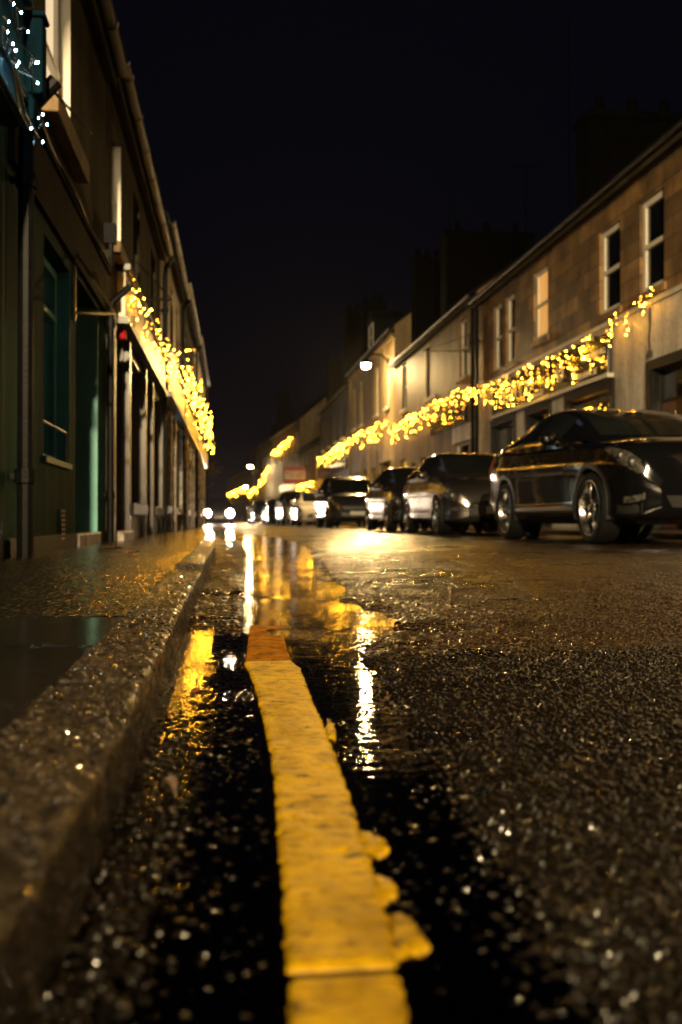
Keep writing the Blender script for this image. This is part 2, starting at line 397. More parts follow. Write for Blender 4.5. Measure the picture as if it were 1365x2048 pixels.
rowsY = np.concatenate([np.linspace(-25, .2, 24), .3*np.exp(np.linspace(0, math.log(14/.3), 1500)), 14*np.exp(np.linspace(.02, math.log(320/14), 130))])
nf = 430; nc = 70
tf = np.linspace(0, 1, nf)
Xg = np.zeros((len(rowsY), nf+nc)); 
for i, y in enumerate(rowsY):
    k = kx(y)-.03; rk = rkx(y)+.05; w = min(.34+.60*max(y, .3), (rk-k)*.9)
    Xg[i, :nf] = k + w*tf
    Xg[i, nf:] = k + w + (rk-k-w)*np.linspace(0, 1, nc+1)[1:]
Yg = np.repeat(rowsY[:, None], nf+nc, 1)
Yg = Yg + (rng.random(Yg.shape)-.5)*np.clip(.0012*Yg, 0, .003)
Zg = np.concatenate([road_z(Xg[:, :nf], Yg[:, :nf]), road_z(Xg[:, nf:], Yg[:, nf:], False)], 1); Zg[rowsY < .3] = road_z(Xg, Yg, False)[rowsY < .3]

def asphalt_mat(name, c0, c1, rough_lo, rough_hi, bump, bscale, patch=0):
    m, nt, b = nodes_of(name); N = nt.nodes; L = nt.links
    tc = N.new('ShaderNodeTexCoord')
    nz = N.new('ShaderNodeTexNoise'); nz.inputs['Scale'].default_value = 160; nz.inputs['Detail'].default_value = 2; L.new(tc.outputs['Object'], nz.inputs['Vector'])
    rp = N.new('ShaderNodeValToRGB'); rp.color_ramp.elements[0].position = .35; rp.color_ramp.elements[0].color = (*c0, 1); rp.color_ramp.elements[1].position = .68; rp.color_ramp.elements[1].color = (*c1, 1)
    L.new(nz.outputs['Fac'], rp.inputs[0])
    n3 = N.new('ShaderNodeTexNoise'); n3.inputs['Scale'].default_value = 1.6; n3.inputs['Detail'].default_value = 5; L.new(tc.outputs['Object'], n3.inputs['Vector'])
    r3 = N.new('ShaderNodeValToRGB'); r3.color_ramp.elements[0].position = .35; r3.color_ramp.elements[0].color = (.55, .55, .55, 1); r3.color_ramp.elements[1].position = .62; r3.color_ramp.elements[1].color = (1, 1, 1, 1)
    L.new(n3.outputs['Fac'], r3.inputs[0])
    mx = N.new('ShaderNodeMixRGB'); mx.blend_type = 'MULTIPLY'; mx.inputs[0].default_value = 1
    L.new(rp.outputs[0], mx.inputs[1]); L.new(r3.outputs[0], mx.inputs[2]); L.new(mx.outputs[0], b.inputs['Base Color'])
    mr = N.new('ShaderNodeMapRange'); mr.inputs[1].default_value = .35; mr.inputs[2].default_value = .65; mr.inputs[3].default_value = rough_lo; mr.inputs[4].default_value = rough_hi
    L.new(n3.outputs['Fac'], mr.inputs[0]); L.new(mr.outputs[0], b.inputs['Roughness'])
    if patch:      # surfacing beyond the reinstated edge, its golden sheen painted into the colour
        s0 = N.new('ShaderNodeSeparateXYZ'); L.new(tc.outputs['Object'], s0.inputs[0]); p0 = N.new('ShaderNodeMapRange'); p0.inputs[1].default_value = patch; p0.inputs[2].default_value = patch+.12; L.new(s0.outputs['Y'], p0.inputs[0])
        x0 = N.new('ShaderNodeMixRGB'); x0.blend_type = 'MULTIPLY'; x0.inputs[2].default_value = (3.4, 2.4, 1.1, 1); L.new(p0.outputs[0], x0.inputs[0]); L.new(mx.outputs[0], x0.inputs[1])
        # brown silt settled in the hollows
        q0 = N.new('ShaderNodeMapRange'); q0.inputs[1].default_value = -.0042; q0.inputs[2].default_value = -.0020; q0.inputs[3].default_value = 1; q0.inputs[4].default_value = 0; L.new(s0.outputs['Z'], q0.inputs[0])
        x1 = N.new('ShaderNodeMixRGB'); x1.inputs[2].default_value = (.080, .034, .010, 1); L.new(q0.outputs[0], x1.inputs[0]); L.new(x0.outputs[0], x1.inputs[1]); L.new(x1.outputs[0], b.inputs['Base Color'])
    n2 = N.new('ShaderNodeTexNoise'); n2.inputs['Scale'].default_value = bscale; n2.inputs['Detail'].default_value = 3; L.new(tc.outputs['Object'], n2.inputs['Vector'])
    bp = N.new('ShaderNodeBump'); bp.inputs['Strength'].default_value = bump; bp.inputs['Distance'].default_value = .006
    L.new(n2.outputs['Fac'], bp.inputs['Height']); L.new(bp.outputs[0], b.inputs['Normal'])
    b.inputs['Specular IOR Level'].default_value = .25
    b.inputs['Coat Weight'].default_value = .9; b.inputs['Coat IOR'].default_value = 1.33
    sp = N.new('ShaderNodeSeparateXYZ'); L.new(tc.outputs['Object'], sp.inputs[0])
    m4 = N.new('ShaderNodeMapRange'); m4.inputs[1].default_value = 1.5; m4.inputs[2].default_value = 5; m4.inputs[3].default_value = .12; m4.inputs[4].default_value = .33; L.new(sp.outputs['Y'], m4.inputs[0])
    m5 = N.new('ShaderNodeMath'); m5.operation = 'MULTIPLY'; r5 = N.new('ShaderNodeMapRange'); r5.inputs[1].default_value = .38; r5.inputs[2].default_value = .62; r5.inputs[3].default_value = .7; r5.inputs[4].default_value = 1.25
    L.new(n3.outputs['Fac'], r5.inputs[0]); L.new(m4.outputs[0], m5.inputs[0]); L.new(r5.outputs[0], m5.inputs[1]); L.new(m5.outputs[0], b.inputs['Coat Roughness'])
    L.new(bp.outputs[0], b.inputs['Coat Normal'])
    return m
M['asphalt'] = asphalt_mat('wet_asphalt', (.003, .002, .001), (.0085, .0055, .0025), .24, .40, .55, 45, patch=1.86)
M['pave_asphalt'] = asphalt_mat('wet_footway_asphalt', (.014, .013, .010), (.05, .044, .034), .22, .45, .6, 110)
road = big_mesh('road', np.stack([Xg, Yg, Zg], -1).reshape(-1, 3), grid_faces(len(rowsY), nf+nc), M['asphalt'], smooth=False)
tag(road, 'wet black tarmac street with glistening chippings', 'road', kind='structure')

# standing water along the gutter
m, nt, b = nodes_of('puddle_water'); N = nt.nodes; L = nt.links
N.remove(b); out = N['Material Output']
fr = N.new('ShaderNodeFresnel'); fr.inputs['IOR'].default_value = 1.33
tr = N.new('ShaderNodeBsdfTransparent'); tr.inputs['Color'].default_value = (.80, .60, .40, 1)
gl = N.new('ShaderNodeBsdfGlossy'); gl.inputs['Roughness'].default_value = .03
tc = N.new('ShaderNodeTexCoord'); mp = N.new('ShaderNodeMapping'); mp.inputs['Scale'].default_value = (20, 38, 1); L.new(tc.outputs['Object'], mp.inputs[0])
nz = N.new('ShaderNodeTexNoise'); nz.inputs['Scale'].default_value = 1.3; nz.inputs['Detail'].default_value = 4; nz.inputs['Distortion'].default_value = .6; L.new(mp.outputs[0], nz.inputs['Vector'])
bp = N.new('ShaderNodeBump'); bp.inputs['Strength'].default_value = .38; bp.inputs['Distance'].default_value = .004; pn = N.new('ShaderNodeTexNoise'); pn.inputs['Scale'].default_value = 2.6; pn.inputs['Detail'].default_value = 2; L.new(tc.outputs['Object'], pn.inputs['Vector'])
pm = N.new('ShaderNodeMapRange'); pm.inputs[1].default_value = .40; pm.inputs[2].default_value = .62; pm.inputs[3].default_value = .14; pm.inputs[4].default_value = 1.0; L.new(pn.outputs['Fac'], pm.inputs[0])
pq = N.new('ShaderNodeMath'); pq.operation = 'MULTIPLY'; L.new(nz.outputs['Fac'], pq.inputs[0]); L.new(pm.outputs[0], pq.inputs[1]); L.new(pq.outputs[0], bp.inputs['Height'])
L.new(bp.outputs[0], gl.inputs['Normal']); L.new(bp.outputs[0], fr.inputs['Normal'])
mx = N.new('ShaderNodeMixShader'); L.new(fr.outputs[0], mx.inputs[0]); L.new(tr.outputs[0], mx.inputs[1]); L.new(gl.outputs[0], mx.inputs[2]); L.new(mx.outputs[0], out.inputs['Surface'])
M['water'] = m
wy = np.concatenate([np.linspace(.15, 4, 60), np.linspace(4.2, 26, 60)]); ws = np.linspace(0, 1, 30)
WX = kx(wy)[:, None] - .015 + (pbound(wy)+.38-kx(wy))[:, None].clip(.1)*ws[None]
WV = np.stack([WX, np.repeat(wy[:, None], 30, 1), np.zeros_like(WX)], -1)
puddle = big_mesh('puddle', WV.reshape(-1, 3), grid_faces(len(wy), 30), M['water'])
tag(puddle, 'long shallow puddle of rainwater along the kerb', 'puddle', kind='structure')

# --- yellow lines
def line_mat(name, col, dark, rough):
    m, nt, b = nodes_of(name); N = nt.nodes; L = nt.links
    tc = N.new('ShaderNodeTexCoord'); mp = N.new('ShaderNodeMapping'); mp.inputs['Scale'].default_value = (.7, 1.5, 1); L.new(tc.outputs['Object'], mp.inputs[0])
    nz = N.new('ShaderNodeTexNoise'); nz.inputs['Scale'].default_value = 55; nz.inputs['Detail'].default_value = 6; nz.inputs['Roughness'].default_value = .65; L.new(mp.outputs[0], nz.inputs['Vector'])
    rp = N.new('ShaderNodeValToRGB'); e = rp.color_ramp.elements
    e[0].position = .34; e[0].color = (*dark, 1); e[1].position = .43; e[1].color = (*[c*.8 for c in col], 1); x = e.new(.62); x.color = (*col, 1)
    L.new(nz.outputs['Fac'], rp.inputs[0]); L.new(rp.outputs[0], b.inputs['Base Color'])
    b.inputs['Roughness'].default_value = rough
    n2 = N.new('ShaderNodeTexNoise'); n2.inputs['Scale'].default_value = 220; n2.inputs['Detail'].default_value = 3; L.new(tc.outputs['Object'], n2.inputs['Vector'])
    bp = N.new('ShaderNodeBump'); bp.inputs['Strength'].default_value = .3; bp.inputs['Distance'].default_value = .002
    L.new(n2.outputs['Fac'], bp.inputs['Height']); L.new(bp.outputs[0], b.inputs['Normal'])
    b.inputs['Specular IOR Level'].default_value = .3
    return m
M['line'] = line_mat('yellow_thermoplastic', (.74, .425, .002), (.05, .025, .002), .5)
stain(M['line'], 17, .58, .34, .56, (1, .7, 1)); stain(M['line'], 130, .35, .30, .42, (.35, 1.6, 1), 3)
M['old_line'] = line_mat('old_yellow_thermoplastic', (.44, .16, .001), (.14, .05, .001), .8)
M['old_line'].node_tree.nodes['Principled BSDF'].inputs['Specular IOR Level'].default_value = .05

stain(M['old_line'], 24, .45, .36, .56, (1, .6, 1)); stain(M['old_line'], 140, .4, .34, .45, (.5, 1.4, 1), 3)
def strip(name, ys, nx, top, thick, mt, lab, edge=.002, seed=5, gap=None):
    l, r = line_x(ys)
    l = l + edge*(fbm(ys*150, ys*0, 4, seed)-.5)*2; r = r + edge*(fbm(ys*150, ys*0+9, 4, seed+3)-.5)*2
    t = np.linspace(0, 1, nx)
    X = l[:, None]+(r-l)[:, None]*t; Y = np.repeat(ys[:, None], nx, 1)
    # rounded far end
    Z = top(X, Y) + .0016*(fbm(X*70, Y*50, 4, seed+7)-.5) - .0022*sstep(.68, .8, fbm(X*60+31, Y*35, 3, seed+15))
    ed = np.minimum(t, 1-t)[None, :]*(r-l)[:, None]
    Z = Z - .002*(1-sstep(0, .004, ed))
    if gap is not None:
        for g, w in gap:
            gy = g + .004*(fbm(X*40, Y*0, 3, 91)-.5)
            Z = Z - .006*(1-sstep(w*.5, w, np.abs(Y-gy)))
    # skirt down at both sides and both ends
    X = np.concatenate([X[:, :1], X, X[:, -1:]], 1); Y = np.concatenate([Y[:, :1], Y, Y[:, -1:]], 1); Z = np.concatenate([Z[:, :1]-thick, Z, Z[:, -1:]-thick], 1)
    X = np.concatenate([X[:1], X, X[-1:]]); Y = np.concatenate([Y[:1], Y, Y[-1:]]); Z = np.concatenate([Z[:1]-thick, Z, Z[-1:]-thick])
    o = big_mesh(name, np.stack([X, Y, Z], -1).reshape(-1, 3), grid_faces(*X.shape), mt)
    return tag(o, lab, 'road marking', kind='structure')
yend = yl[-1]
ycr = gp(700, 1930, .004)[1]
strip('yellow_line', np.concatenate([np.linspace(-6, .3, 12), np.linspace(.32, ycr-.0045, 160)]), 60, lambda X, Y: .0042-.004*sstep(ycr-.012, ycr-.004, Y)+.0016*(fbm(X*30, Y*30, 2, 7)-.5), .014, M['line'], 'short near end of the yellow line before the crack', .0024)
strip('yellow_line', np.linspace(ycr+.0035, yend, 560), 60, lambda X, Y: .0042-.003*(1-sstep(ycr+.003, ycr+.010, Y))+.0016*(fbm(X*30, Y*30, 2, 7)-.5), .014, M['line'], 'thick bright yellow line beside the kerb', .0032)
ysf = np.concatenate([np.linspace(yend-.03, 5, 300), np.linspace(5.05, 60, 160)])
def old_top(X, Y): return np.where(Y < 9, .0010 + .0042*(fbm(X*22, Y*7, 4, 97)-.48) - .0026*sstep(2.1, 3.4, Y), road_z(X, Y, False)+.005)
strip('old_yellow_line', ysf, 24, old_top, .008, M['old_line'], 'older orange yellow line sunk under the puddle', .0015, seed=25)
# spilled lumps of the yellow plastic along its road-side edge
def ragged(pts):
    out = []
    for i, p in enumerate(pts):
        q = pts[(i+1) % len(pts)]
        for k in range(5):
            t = k/5; out.append((p[0]+(q[0]-p[0])*t+random.gauss(0, 2.6), p[1]+(q[1]-p[1])*t+random.gauss(0, 2.6)))
    return out
def blob(pts):
    g = [gp(px, py, .003) for px, py in pts]
    mb = MB(); n = len(g); c = (sum(p[0] for p in g)/n, sum(p[1] for p in g)/n)
    vs = [(p[0], p[1], -.006) for p in g] + [(p[0], p[1], .0014) for p in g] + [(c[0]+(p[0]-c[0])*.82, c[1]+(p[1]-c[1])*.82, .0030+random.uniform(-.0006, .0006)) for p in g] + [(c[0], c[1], .0034)]
    fs = [(i, (i+1) % n, n+(i+1) % n, n+i) for i in range(n)] + [(n+i, n+(i+1) % n, 2*n+(i+1) % n, 2*n+i) for i in range(n)] + [(2*n+i, 2*n+(i+1) % n, 3*n) for i in range(n)]
    mb.add(vs, fs)
    return mb
for pts in ([(718,1655),(745,1660),(768,1672),(780,1690),(772,1704),(745,1706),(728,1715)],
            [(742,1742),(775,1750),(793,1765),(795,1782),(778,1790),(765,1800),(755,1790)],
            [(778,1822),(800,1818),(825,1830),(838,1850),(855,1870),(858,1892),(830,1900),(800,1908),(785,1890)],
            [(652,1432),(668,1446),(672,1470),(668,1476),(655,1466)]):
    o = blob(ragged(pts)).build('yellow_line_spill', M['line'], smooth=True)
    tag(o, 'lump of spilled yellow plastic beside the yellow line', 'road marking', kind='structure')

# --- kerb
def kerb():
    ys = np.concatenate([np.linspace(-25, .15, 30), .2*np.exp(np.linspace(0, math.log(9/.2), 800)), np.linspace(9.1, 60, 320), np.linspace(62, 320, 60)])
    W = .108; rad = .012; zt = .070
    prof = [(-W, zt-.03), (-W, zt-.006), (-W+.004, zt-.001)] + [(-W+.006+t*(W-.006-rad), zt) for t in np.linspace(0, 1, 34)]
    prof += [(-rad+rad*math.sin(a), zt-rad+rad*math.cos(a)) for a in np.linspace(.25, PI/2, 5)]
    prof += [(.0+.004*t, zt-rad-t*(zt-rad+.02)) for t in np.linspace(.05, 1, 18)]
    prof = np.array(prof)
    X = kx(ys)[:, None] + prof[None, :, 0]; Z = np.repeat(prof[None, :, 1], len(ys), 0); Y = np.repeat(ys[:, None], len(prof), 1)
    S = X + Z
    n = fbm(S*60, Y*45, 4, 61)-.47; n2 = chips(S, Y, .010, 63)
    top = sstep(zt-.03, zt-.012, Z)
    Z = Z + top*(.0055*n + .0035*n2 + .003*(fbm(S*14, Y*10, 3, 66)-.47))
    edge = np.exp(-((prof[None, :, 0]+rad*.4)/.012)**2)
    X = X + (1-top)*.004*n - edge*.012*np.clip(fbm(Y*22, Y*0+3, 4, 71)-.42, 0, 1); Z = Z - edge*.022*np.clip(fbm(Y*16, Y*0+8, 4, 73)-.46, 0, 1)
    # joints between the stones, and the raised stones farther on
    first = 3.02
    jd = np.abs(((Y-first+.45) % .91)-.45); jd = np.where(Y < .8, 9, jd)
    Z = Z - .012*(1-sstep(.003, .011, jd))*top
    blk = np.floor((Y-first)/.91); rnd = _h(blk, blk*0+3, 5)
    Z = Z + np.where(Y > 3.9, (.006+.020*rnd)*top, 0)
    X = X + np.where(Y > first, (rnd-.5)*.012, 0)
    o = big_mesh('kerb', np.stack([X, Y, Z], -1).reshape(-1, 3), grid_faces(*X.shape), M['granite'], smooth=False)
    tag(o, 'wet rough granite kerb beside the gutter', 'kerb', kind='structure')
m = mat('wet_granite', (.082, .056, .027), .30, var=.45, scale=95, bump=.8, bscale=170, rvar=.16, spec=.5, coat=.6, dark=(.008, .006, .004))
stain(m, 9, .35, .36, .62); stain(m, 330, .25, .42, .52, detail=2); M['granite'] = m
kerb()

# --- pavement left: slabs near, tarmac beyond
def footway():
    ys = np.concatenate([np.linspace(-25, .15, 24), .2*np.exp(np.linspace(0, math.log(12/.2), 520)), np.linspace(12.3, 60, 160), np.linspace(62, 320, 40)])
    t = np.linspace(0, 1, 210)
    x0 = np.where(ys < 40, -1.32 + .018*ys, -1.32+.72 - (ys-40)*.03); x1 = kx(ys)-.107
    x0 = np.minimum(x0, x1-.3)
    X = x0[:, None] + (x1-x0)[:, None]*t[None]; Y = np.repeat(ys[:, None], len(t), 1)
    Z = .068 + .010*(1-t)[None] + 0*Y
    tarm = sstep(2.02, 2.10, Y + .03*(fbm(X*8, Y*0, 2, 4)-.5))
    fade = np.clip(1-(Y-4)/6, 0, 1)
    Z = Z + tarm*(.0022*chips(X, Y, .009, 81)*fade + .006*(fbm(X*2.5, Y*1.2, 3, 82)-.47)) - .0025*tarm
    sl = 1-tarm
    for jy in (1.08, 1.56, 2.04):
        jw = np.abs(Y - jy - .006*(fbm(X*20, Y*0, 3, int(jy*9))-.5))
        Z = Z - sl*.004*(1-sstep(.004, .012, jw)) + .0022*stones(X, Y, .006, 88)*(1-sstep(.010, .022, jw))
    Z = Z + sl*(.0006*(fbm(X*30, Y*30, 3, 84)-.5) + .003*(fbm(X*3, Y*3, 2, 86)-.5))
    return X, Y, Z
FX, FY, FZ = footway()
m, nt, b = nodes_of('wet_footway'); N = nt.nodes; L = nt.links
tc = N.new('ShaderNodeTexCoord'); sp = N.new('ShaderNodeSeparateXYZ'); L.new(tc.outputs['Object'], sp.inputs[0])
mr = N.new('ShaderNodeMapRange'); mr.inputs[1].default_value = 2.02; mr.inputs[2].default_value = 2.10; L.new(sp.outputs['Y'], mr.inputs[0])
nz = N.new('ShaderNodeTexNoise'); nz.inputs['Scale'].default_value = 140; nz.inputs['Detail'].default_value = 3; L.new(tc.outputs['Object'], nz.inputs['Vector'])
r1 = N.new('ShaderNodeValToRGB'); r1.color_ramp.elements[0].position = .35; r1.color_ramp.elements[0].color = (.002, .0017, .001, 1); r1.color_ramp.elements[1].position = .7; r1.color_ramp.elements[1].color = (.010, .0075, .004, 1); L.new(nz.outputs['Fac'], r1.inputs[0])
n4 = N.new('ShaderNodeTexNoise'); n4.inputs['Scale'].default_value = 3; n4.inputs['Detail'].default_value = 5; L.new(tc.outputs['Object'], n4.inputs['Vector'])
r2 = N.new('ShaderNodeValToRGB'); r2.color_ramp.elements[0].position = .35; r2.color_ramp.elements[0].color = (.008, .005, .003, 1); r2.color_ramp.elements[1].position = .65; r2.color_ramp.elements[1].color = (.022, .015, .009, 1); L.new(n4.outputs['Fac'], r2.inputs[0])
mx = N.new('ShaderNodeMixRGB'); L.new(mr.outputs[0], mx.inputs[0]); L.new(r2.outputs[0], mx.inputs[1]); L.new(r1.outputs[0], mx.inputs[2]); L.new(mx.outputs[0], b.inputs['Base Color'])
m2 = N.new('ShaderNodeMapRange'); m2.inputs[3].default_value = .20; m2.inputs[4].default_value = .27; L.new(mr.outputs[0], m2.inputs[0]); L.new(m2.outputs[0], b.inputs['Roughness'])
bp = N.new('ShaderNodeBump'); bp.inputs['Distance'].default_value = .005; L.new(nz.outputs['Fac'], bp.inputs['Height'])
m3 = N.new('ShaderNodeMapRange'); m3.inputs[3].default_value = .06; m3.inputs[4].default_value = .6; L.new(mr.outputs[0], m3.inputs[0]); L.new(m3.outputs[0], bp.inputs['Strength']); L.new(bp.outputs[0], b.inputs['Normal'])
b.inputs['Coat Weight'].default_value = .35; b.inputs['Coat Roughness'].default_value = .14; b.inputs['Specular IOR Level'].default_value = .2
M['footway'] = m
fw = big_mesh('pavement', np.stack([FX, FY, FZ], -1).reshape(-1, 3), grid_faces(*FX.shape), M['footway'], smooth=False)
tag(fw, 'narrow wet pavement of smooth slabs then tarmac', 'pavement', kind='structure')

# --- right kerb and pavement, ground far around
mb = MB(); pts = [-25, 0, 30, 66, 100, 152, 320]
for a, b_ in zip(pts[:-1], pts[1:]):
    A = rkx(a); B = rkx(b_)
    mb.quad((A, a, -.05), (B, b_, -.05), (B, b_, .10), (A, a, .10)); mb.quad((A, a, .10), (B, b_, .10), (B+.15, b_, .104), (A+.15, a, .104))
o = mb.build('kerb', M['granite']); tag(o, 'straight granite kerb beyond the parked cars', 'kerb', kind='structure')
mb = MB()
for a, b_ in zip(pts[:-1], pts[1:]):
    A = rkx(a)+.15; B = rkx(b_)+.15
    mb.quad((A, a, .1035), (B, b_, .1035), (B+3, b_, .13), (A+3, a, .13))
o = mb.build('pavement', M['pave_asphalt']); tag(o, 'dark wet pavement in front of the far shops', 'pavement', kind='structure')
mb = MB(); mb.quad((-55, -33, -.09), (55, -33, -.09), (55, 328, -.09), (-55, 328, -.09))
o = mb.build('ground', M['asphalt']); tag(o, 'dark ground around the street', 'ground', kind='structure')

# ------------------------------------------------------------------ buildings
class Side:
    """a facade line: u runs along the street, o points out to the street, z up; sx = side of the street outward is"""
    def __init__(s, x0, y0, ang, sx): s.x0, s.y0, s.ang, s.sx = x0, y0, ang, sx
    def point(s, u, o=0):
        # direction along street
        dx, dy = math.sin(s.ang), math.cos(s.ang); nx, ny = (dy*s.sx, -dx*s.sx)
        return (s.x0+dx*u+nx*o, s.y0+dy*u+ny*o)
LEFT = Side(-1.12, 0, math.atan(.018), 1)
RIGHT = Side(7.0, 0, 0, -1)
FAR = Side(7.0, 66.3, math.atan(-.0607), -1)

class Bld:
    def __init__(s, name, label, cat, side, u0, u1, eave, wall, roofmat='slate', depth=7.0, rise=2.4, openings=(), over=.18, gutter=True, group=None, zbase=-.05, split=None, wall2=None, ridge_chim=()):
        s.side = side; s.u0 = u0; s.u1 = u1; s.sx = side.sx; s.L = u1-u0
        x, y = side.point(u0)
        s.e = empty(name, (x, y, 0), -side.ang); tag(s.e, label, cat, group)
        s.eave = eave; s.wallmat = wall
        ops = [(a-u0, b-u0, c, d, r) for a, b, c, d, r in openings]
        zs = [zbase, eave] if split is None else [zbase, split, eave]
        for i in range(len(zs)-1):
            mb = MB(); s._front(mb, 0, s.L, zs[i], zs[i+1], ops)
            s._sides(mb, zs[i], zs[i+1], depth)
            if i == len(zs)-2:
                for u in (0, s.L):
                    mb.add([s.P(u, 0, eave), s.P(u, -depth, eave), s.P(u, -depth/2, eave+rise)], [(0, 1, 2)])
            mb.build('wall', M[wall if i == 0 or not wall2 else wall2], s.e, recalc=False)
        # roof: two slopes with thickness
        mb = MB(); t = .09
        prof = [(over, eave-over*rise/(depth/2)+.02), (-depth/2, eave+rise+.02), (-depth-over, eave-over*rise/(depth/2)+.02), (-depth-over, eave-over*rise/(depth/2)+.02+t), (-depth/2, eave+rise+.02+t*1.2), (over, eave-over*rise/(depth/2)+.02+t)]
        mb.prism([(o*s.sx, z) for o, z in prof], 1, .003, s.L-.003)
        s.roof = mb.build('roof', M[roofmat], s.e)
        if gutter:
            mb = MB(); zc = eave-over*rise/(depth/2)-.0; oc = (over+.05)*s.sx
            prof = [(oc+.06*math.cos(a), zc+.06*math.sin(a)) for a in np.linspace(PI, 2*PI, 8)] + [(oc+.05*math.cos(a), zc+.05*math.sin(a)) for a in np.linspace(2*PI, PI, 8)]
            mb.prism(prof, 1, .02, s.L-.02)
            for k in range(int(s.L/.9)):
                u = .3+k*.9; mb.prism([(oc+.068*math.cos(a), zc+.068*math.sin(a)) for a in np.linspace(PI*.98, 2.02*PI, 9)], 1, u, u+.03)
            mb.build('gutter', M['gutter'], s.e)
            mb = MB(); mb.box(.0, (over+.0)*s.sx, .01, s.L-.01, zc-.10, zc-.075); mb.box((over-.02)*s.sx, (over)*s.sx, .01, s.L-.01, zc-.16, zc-.101)
            mb.build('soffit', M['grey'], s.e)
    def P(s, u, o, z): return (o*s.sx, u, z)
    def _front(s, mb, u0, u1, z0, z1, ops):
        us = sorted({u0, u1} | {min(max(a, u0), u1) for op in ops for a in op[:2]}); zs = sorted({z0, z1} | {min(max(a, z0), z1) for op in ops for a in op[2:4]})
        for i in range(len(us)-1):
            for j in range(len(zs)-1):
                cu = (us[i]+us[i+1])/2; cz = (zs[j]+zs[j+1])/2
                if us[i+1]-us[i] < 1e-6 or zs[j+1]-zs[j] < 1e-6: continue
                if any(a < cu < b and c < cz < d for a, b, c, d, r in ops): continue
                mb.quad(s.P(us[i], 0, zs[j]), s.P(us[i+1], 0, zs[j]), s.P(us[i+1], 0, zs[j+1]), s.P(us[i], 0, zs[j+1]))
        for a, b, c, d, r in ops:
            c2 = max(c, z0); d2 = min(d, z1)
            if d2 <= c2: continue
            mb.quad(s.P(a, 0, c2), s.P(a, -r, c2), s.P(a, -r, d2), s.P(a, 0, d2)); mb.quad(s.P(b, 0, c2), s.P(b, -r, c2), s.P(b, -r, d2), s.P(b, 0, d2))
            if d <= z1: mb.quad(s.P(a, 0, d), s.P(b, 0, d), s.P(b, -r, d), s.P(a, -r, d))
            if c >= z0: mb.quad(s.P(a, 0, c), s.P(b, 0, c), s.P(b, -r, c), s.P(a, -r, c))
    def _sides(s, mb, z0, z1, depth):
        for u in (0, s.L): mb.quad(s.P(u, 0, z0), s.P(u, -depth, z0), s.P(u, -depth, z1), s.P(u, 0, z1))
        mb.quad(s.P(0, -depth, z0), s.P(s.L, -depth, z0), s.P(s.L, -depth, z1), s.P(0, -depth, z1))
    def bx(s, mb, u0, u1, o0, o1, z0, z1):
        mb.box(o0*s.sx, o1*s.sx, u0-s.u0, u1-s.u0, z0, z1); return mb
    def window(s, u0, u1, z0, z1, rec=.12, frame='pvc', glass='glass', sill='white_sill', rail=.5, fw=.07, label=None, sillout=.09, mull=0):
        mb = MB(); d0, d1 = -rec-.05, -rec
        s.bx(mb, u0, u0+fw, d0, d1, z0, z1); s.bx(mb, u1-fw, u1, d0, d1, z0, z1)
        s.bx(mb, u0+fw, u1-fw, d0, d1, z0, z0+fw); s.bx(mb, u0+fw, u1-fw, d0, d1, z1-fw, z1)
        if rail:
            zr = z0+(z1-z0)*rail; s.bx(mb, u0+fw, u1-fw, d0, d1+.012, zr-fw*.4, zr+fw*.4)
        for k in range(mull):
            um = u0+(u1-u0)*(k+1)/(mull+1); s.bx(mb, um-.025, um+.025, d0+.004, d1-.003, z0+fw, z1-fw)
        f = mb.build('window', M[frame], s.e, bevel=.008, label=label)
        mb = MB(); o = -rec-.035
        mb.quad((o*s.sx, u0-s.u0, z0), (o*s.sx, u1-s.u0, z0), (o*s.sx, u1-s.u0, z1), (o*s.sx, u0-s.u0, z1)); mb.build('pane', M[glass], f)
        if sill:
            mb = MB(); s.bx(mb, u0-.08, u1+.08, -rec-.03, sillout, z0-.13, z0+.0); mb.build('sill', M[sill], f, bevel=.01)
        return f
    def door(s, u0, u1, z0, z1, rec=.2, m='dark_door', fan=None, frame=None, label=None, handle=True, glassm='glass'):
        mb = MB(); zt = z1 if fan is None else fan
        s.bx(mb, u0+.05, u1-.05, -rec-.06, -rec, z0, zt-.05)
        w = (u1-u0-.1)
        for a, b in ((.10, .46), (.54, .90)):     # raised panels
            for c, d in ((.08, .40), (.46, .92)):
                s.bx(mb, u0+.05+w*a, u0+.05+w*b, -rec-.001, -rec+.014, z0+(zt-z0)*c, z0+(zt-z0)*d-.05)
        dd = mb.build('door', M[m], s.e, label=label, bevel=.006)
        mb = MB(); s.bx(mb, u0, u0+.05, -rec-.08, -rec+.02, z0, z1); s.bx(mb, u1-.05, u1, -rec-.08, -rec+.02, z0, z1); s.bx(mb, u0+.05, u1-.05, -rec-.08, -rec+.02, z1-.05, z1)
        if fan: s.bx(mb, u0+.05, u1-.05, -rec-.08, -rec+.02, fan-.05, fan+.0)
        mb.build('frame', M[frame or 'black'], dd)
        if fan:
            mb = MB(); s.bx(mb, u0+.05, u1-.05, -rec-.05, -rec-.03, fan, z1-.05); mb.build('fanlight', M[glassm], dd)
        if handle:
            mb = MB(); y = u0+.13-s.u0 if s.sx > 0 else u0+.13-s.u0
            mb.ball(((-rec+.04)*s.sx, y, 1.05), .032); mb.tube([((-rec)*s.sx, y, 1.05), ((-rec+.04)*s.sx, y, 1.05)], .012); mb.build('handle', M['brass'], dd, smooth=True)
        return dd
    def dark_back(s, u0, u1, z0, z1, rec, m='black', name='recess'):
        mb = MB(); o = -rec*s.sx
        mb.quad((o, u0-s.u0, z0), (o, u1-s.u0, z0), (o, u1-s.u0, z1), (o, u0-s.u0, z1)); return mb.build(name, M[m], s.e)
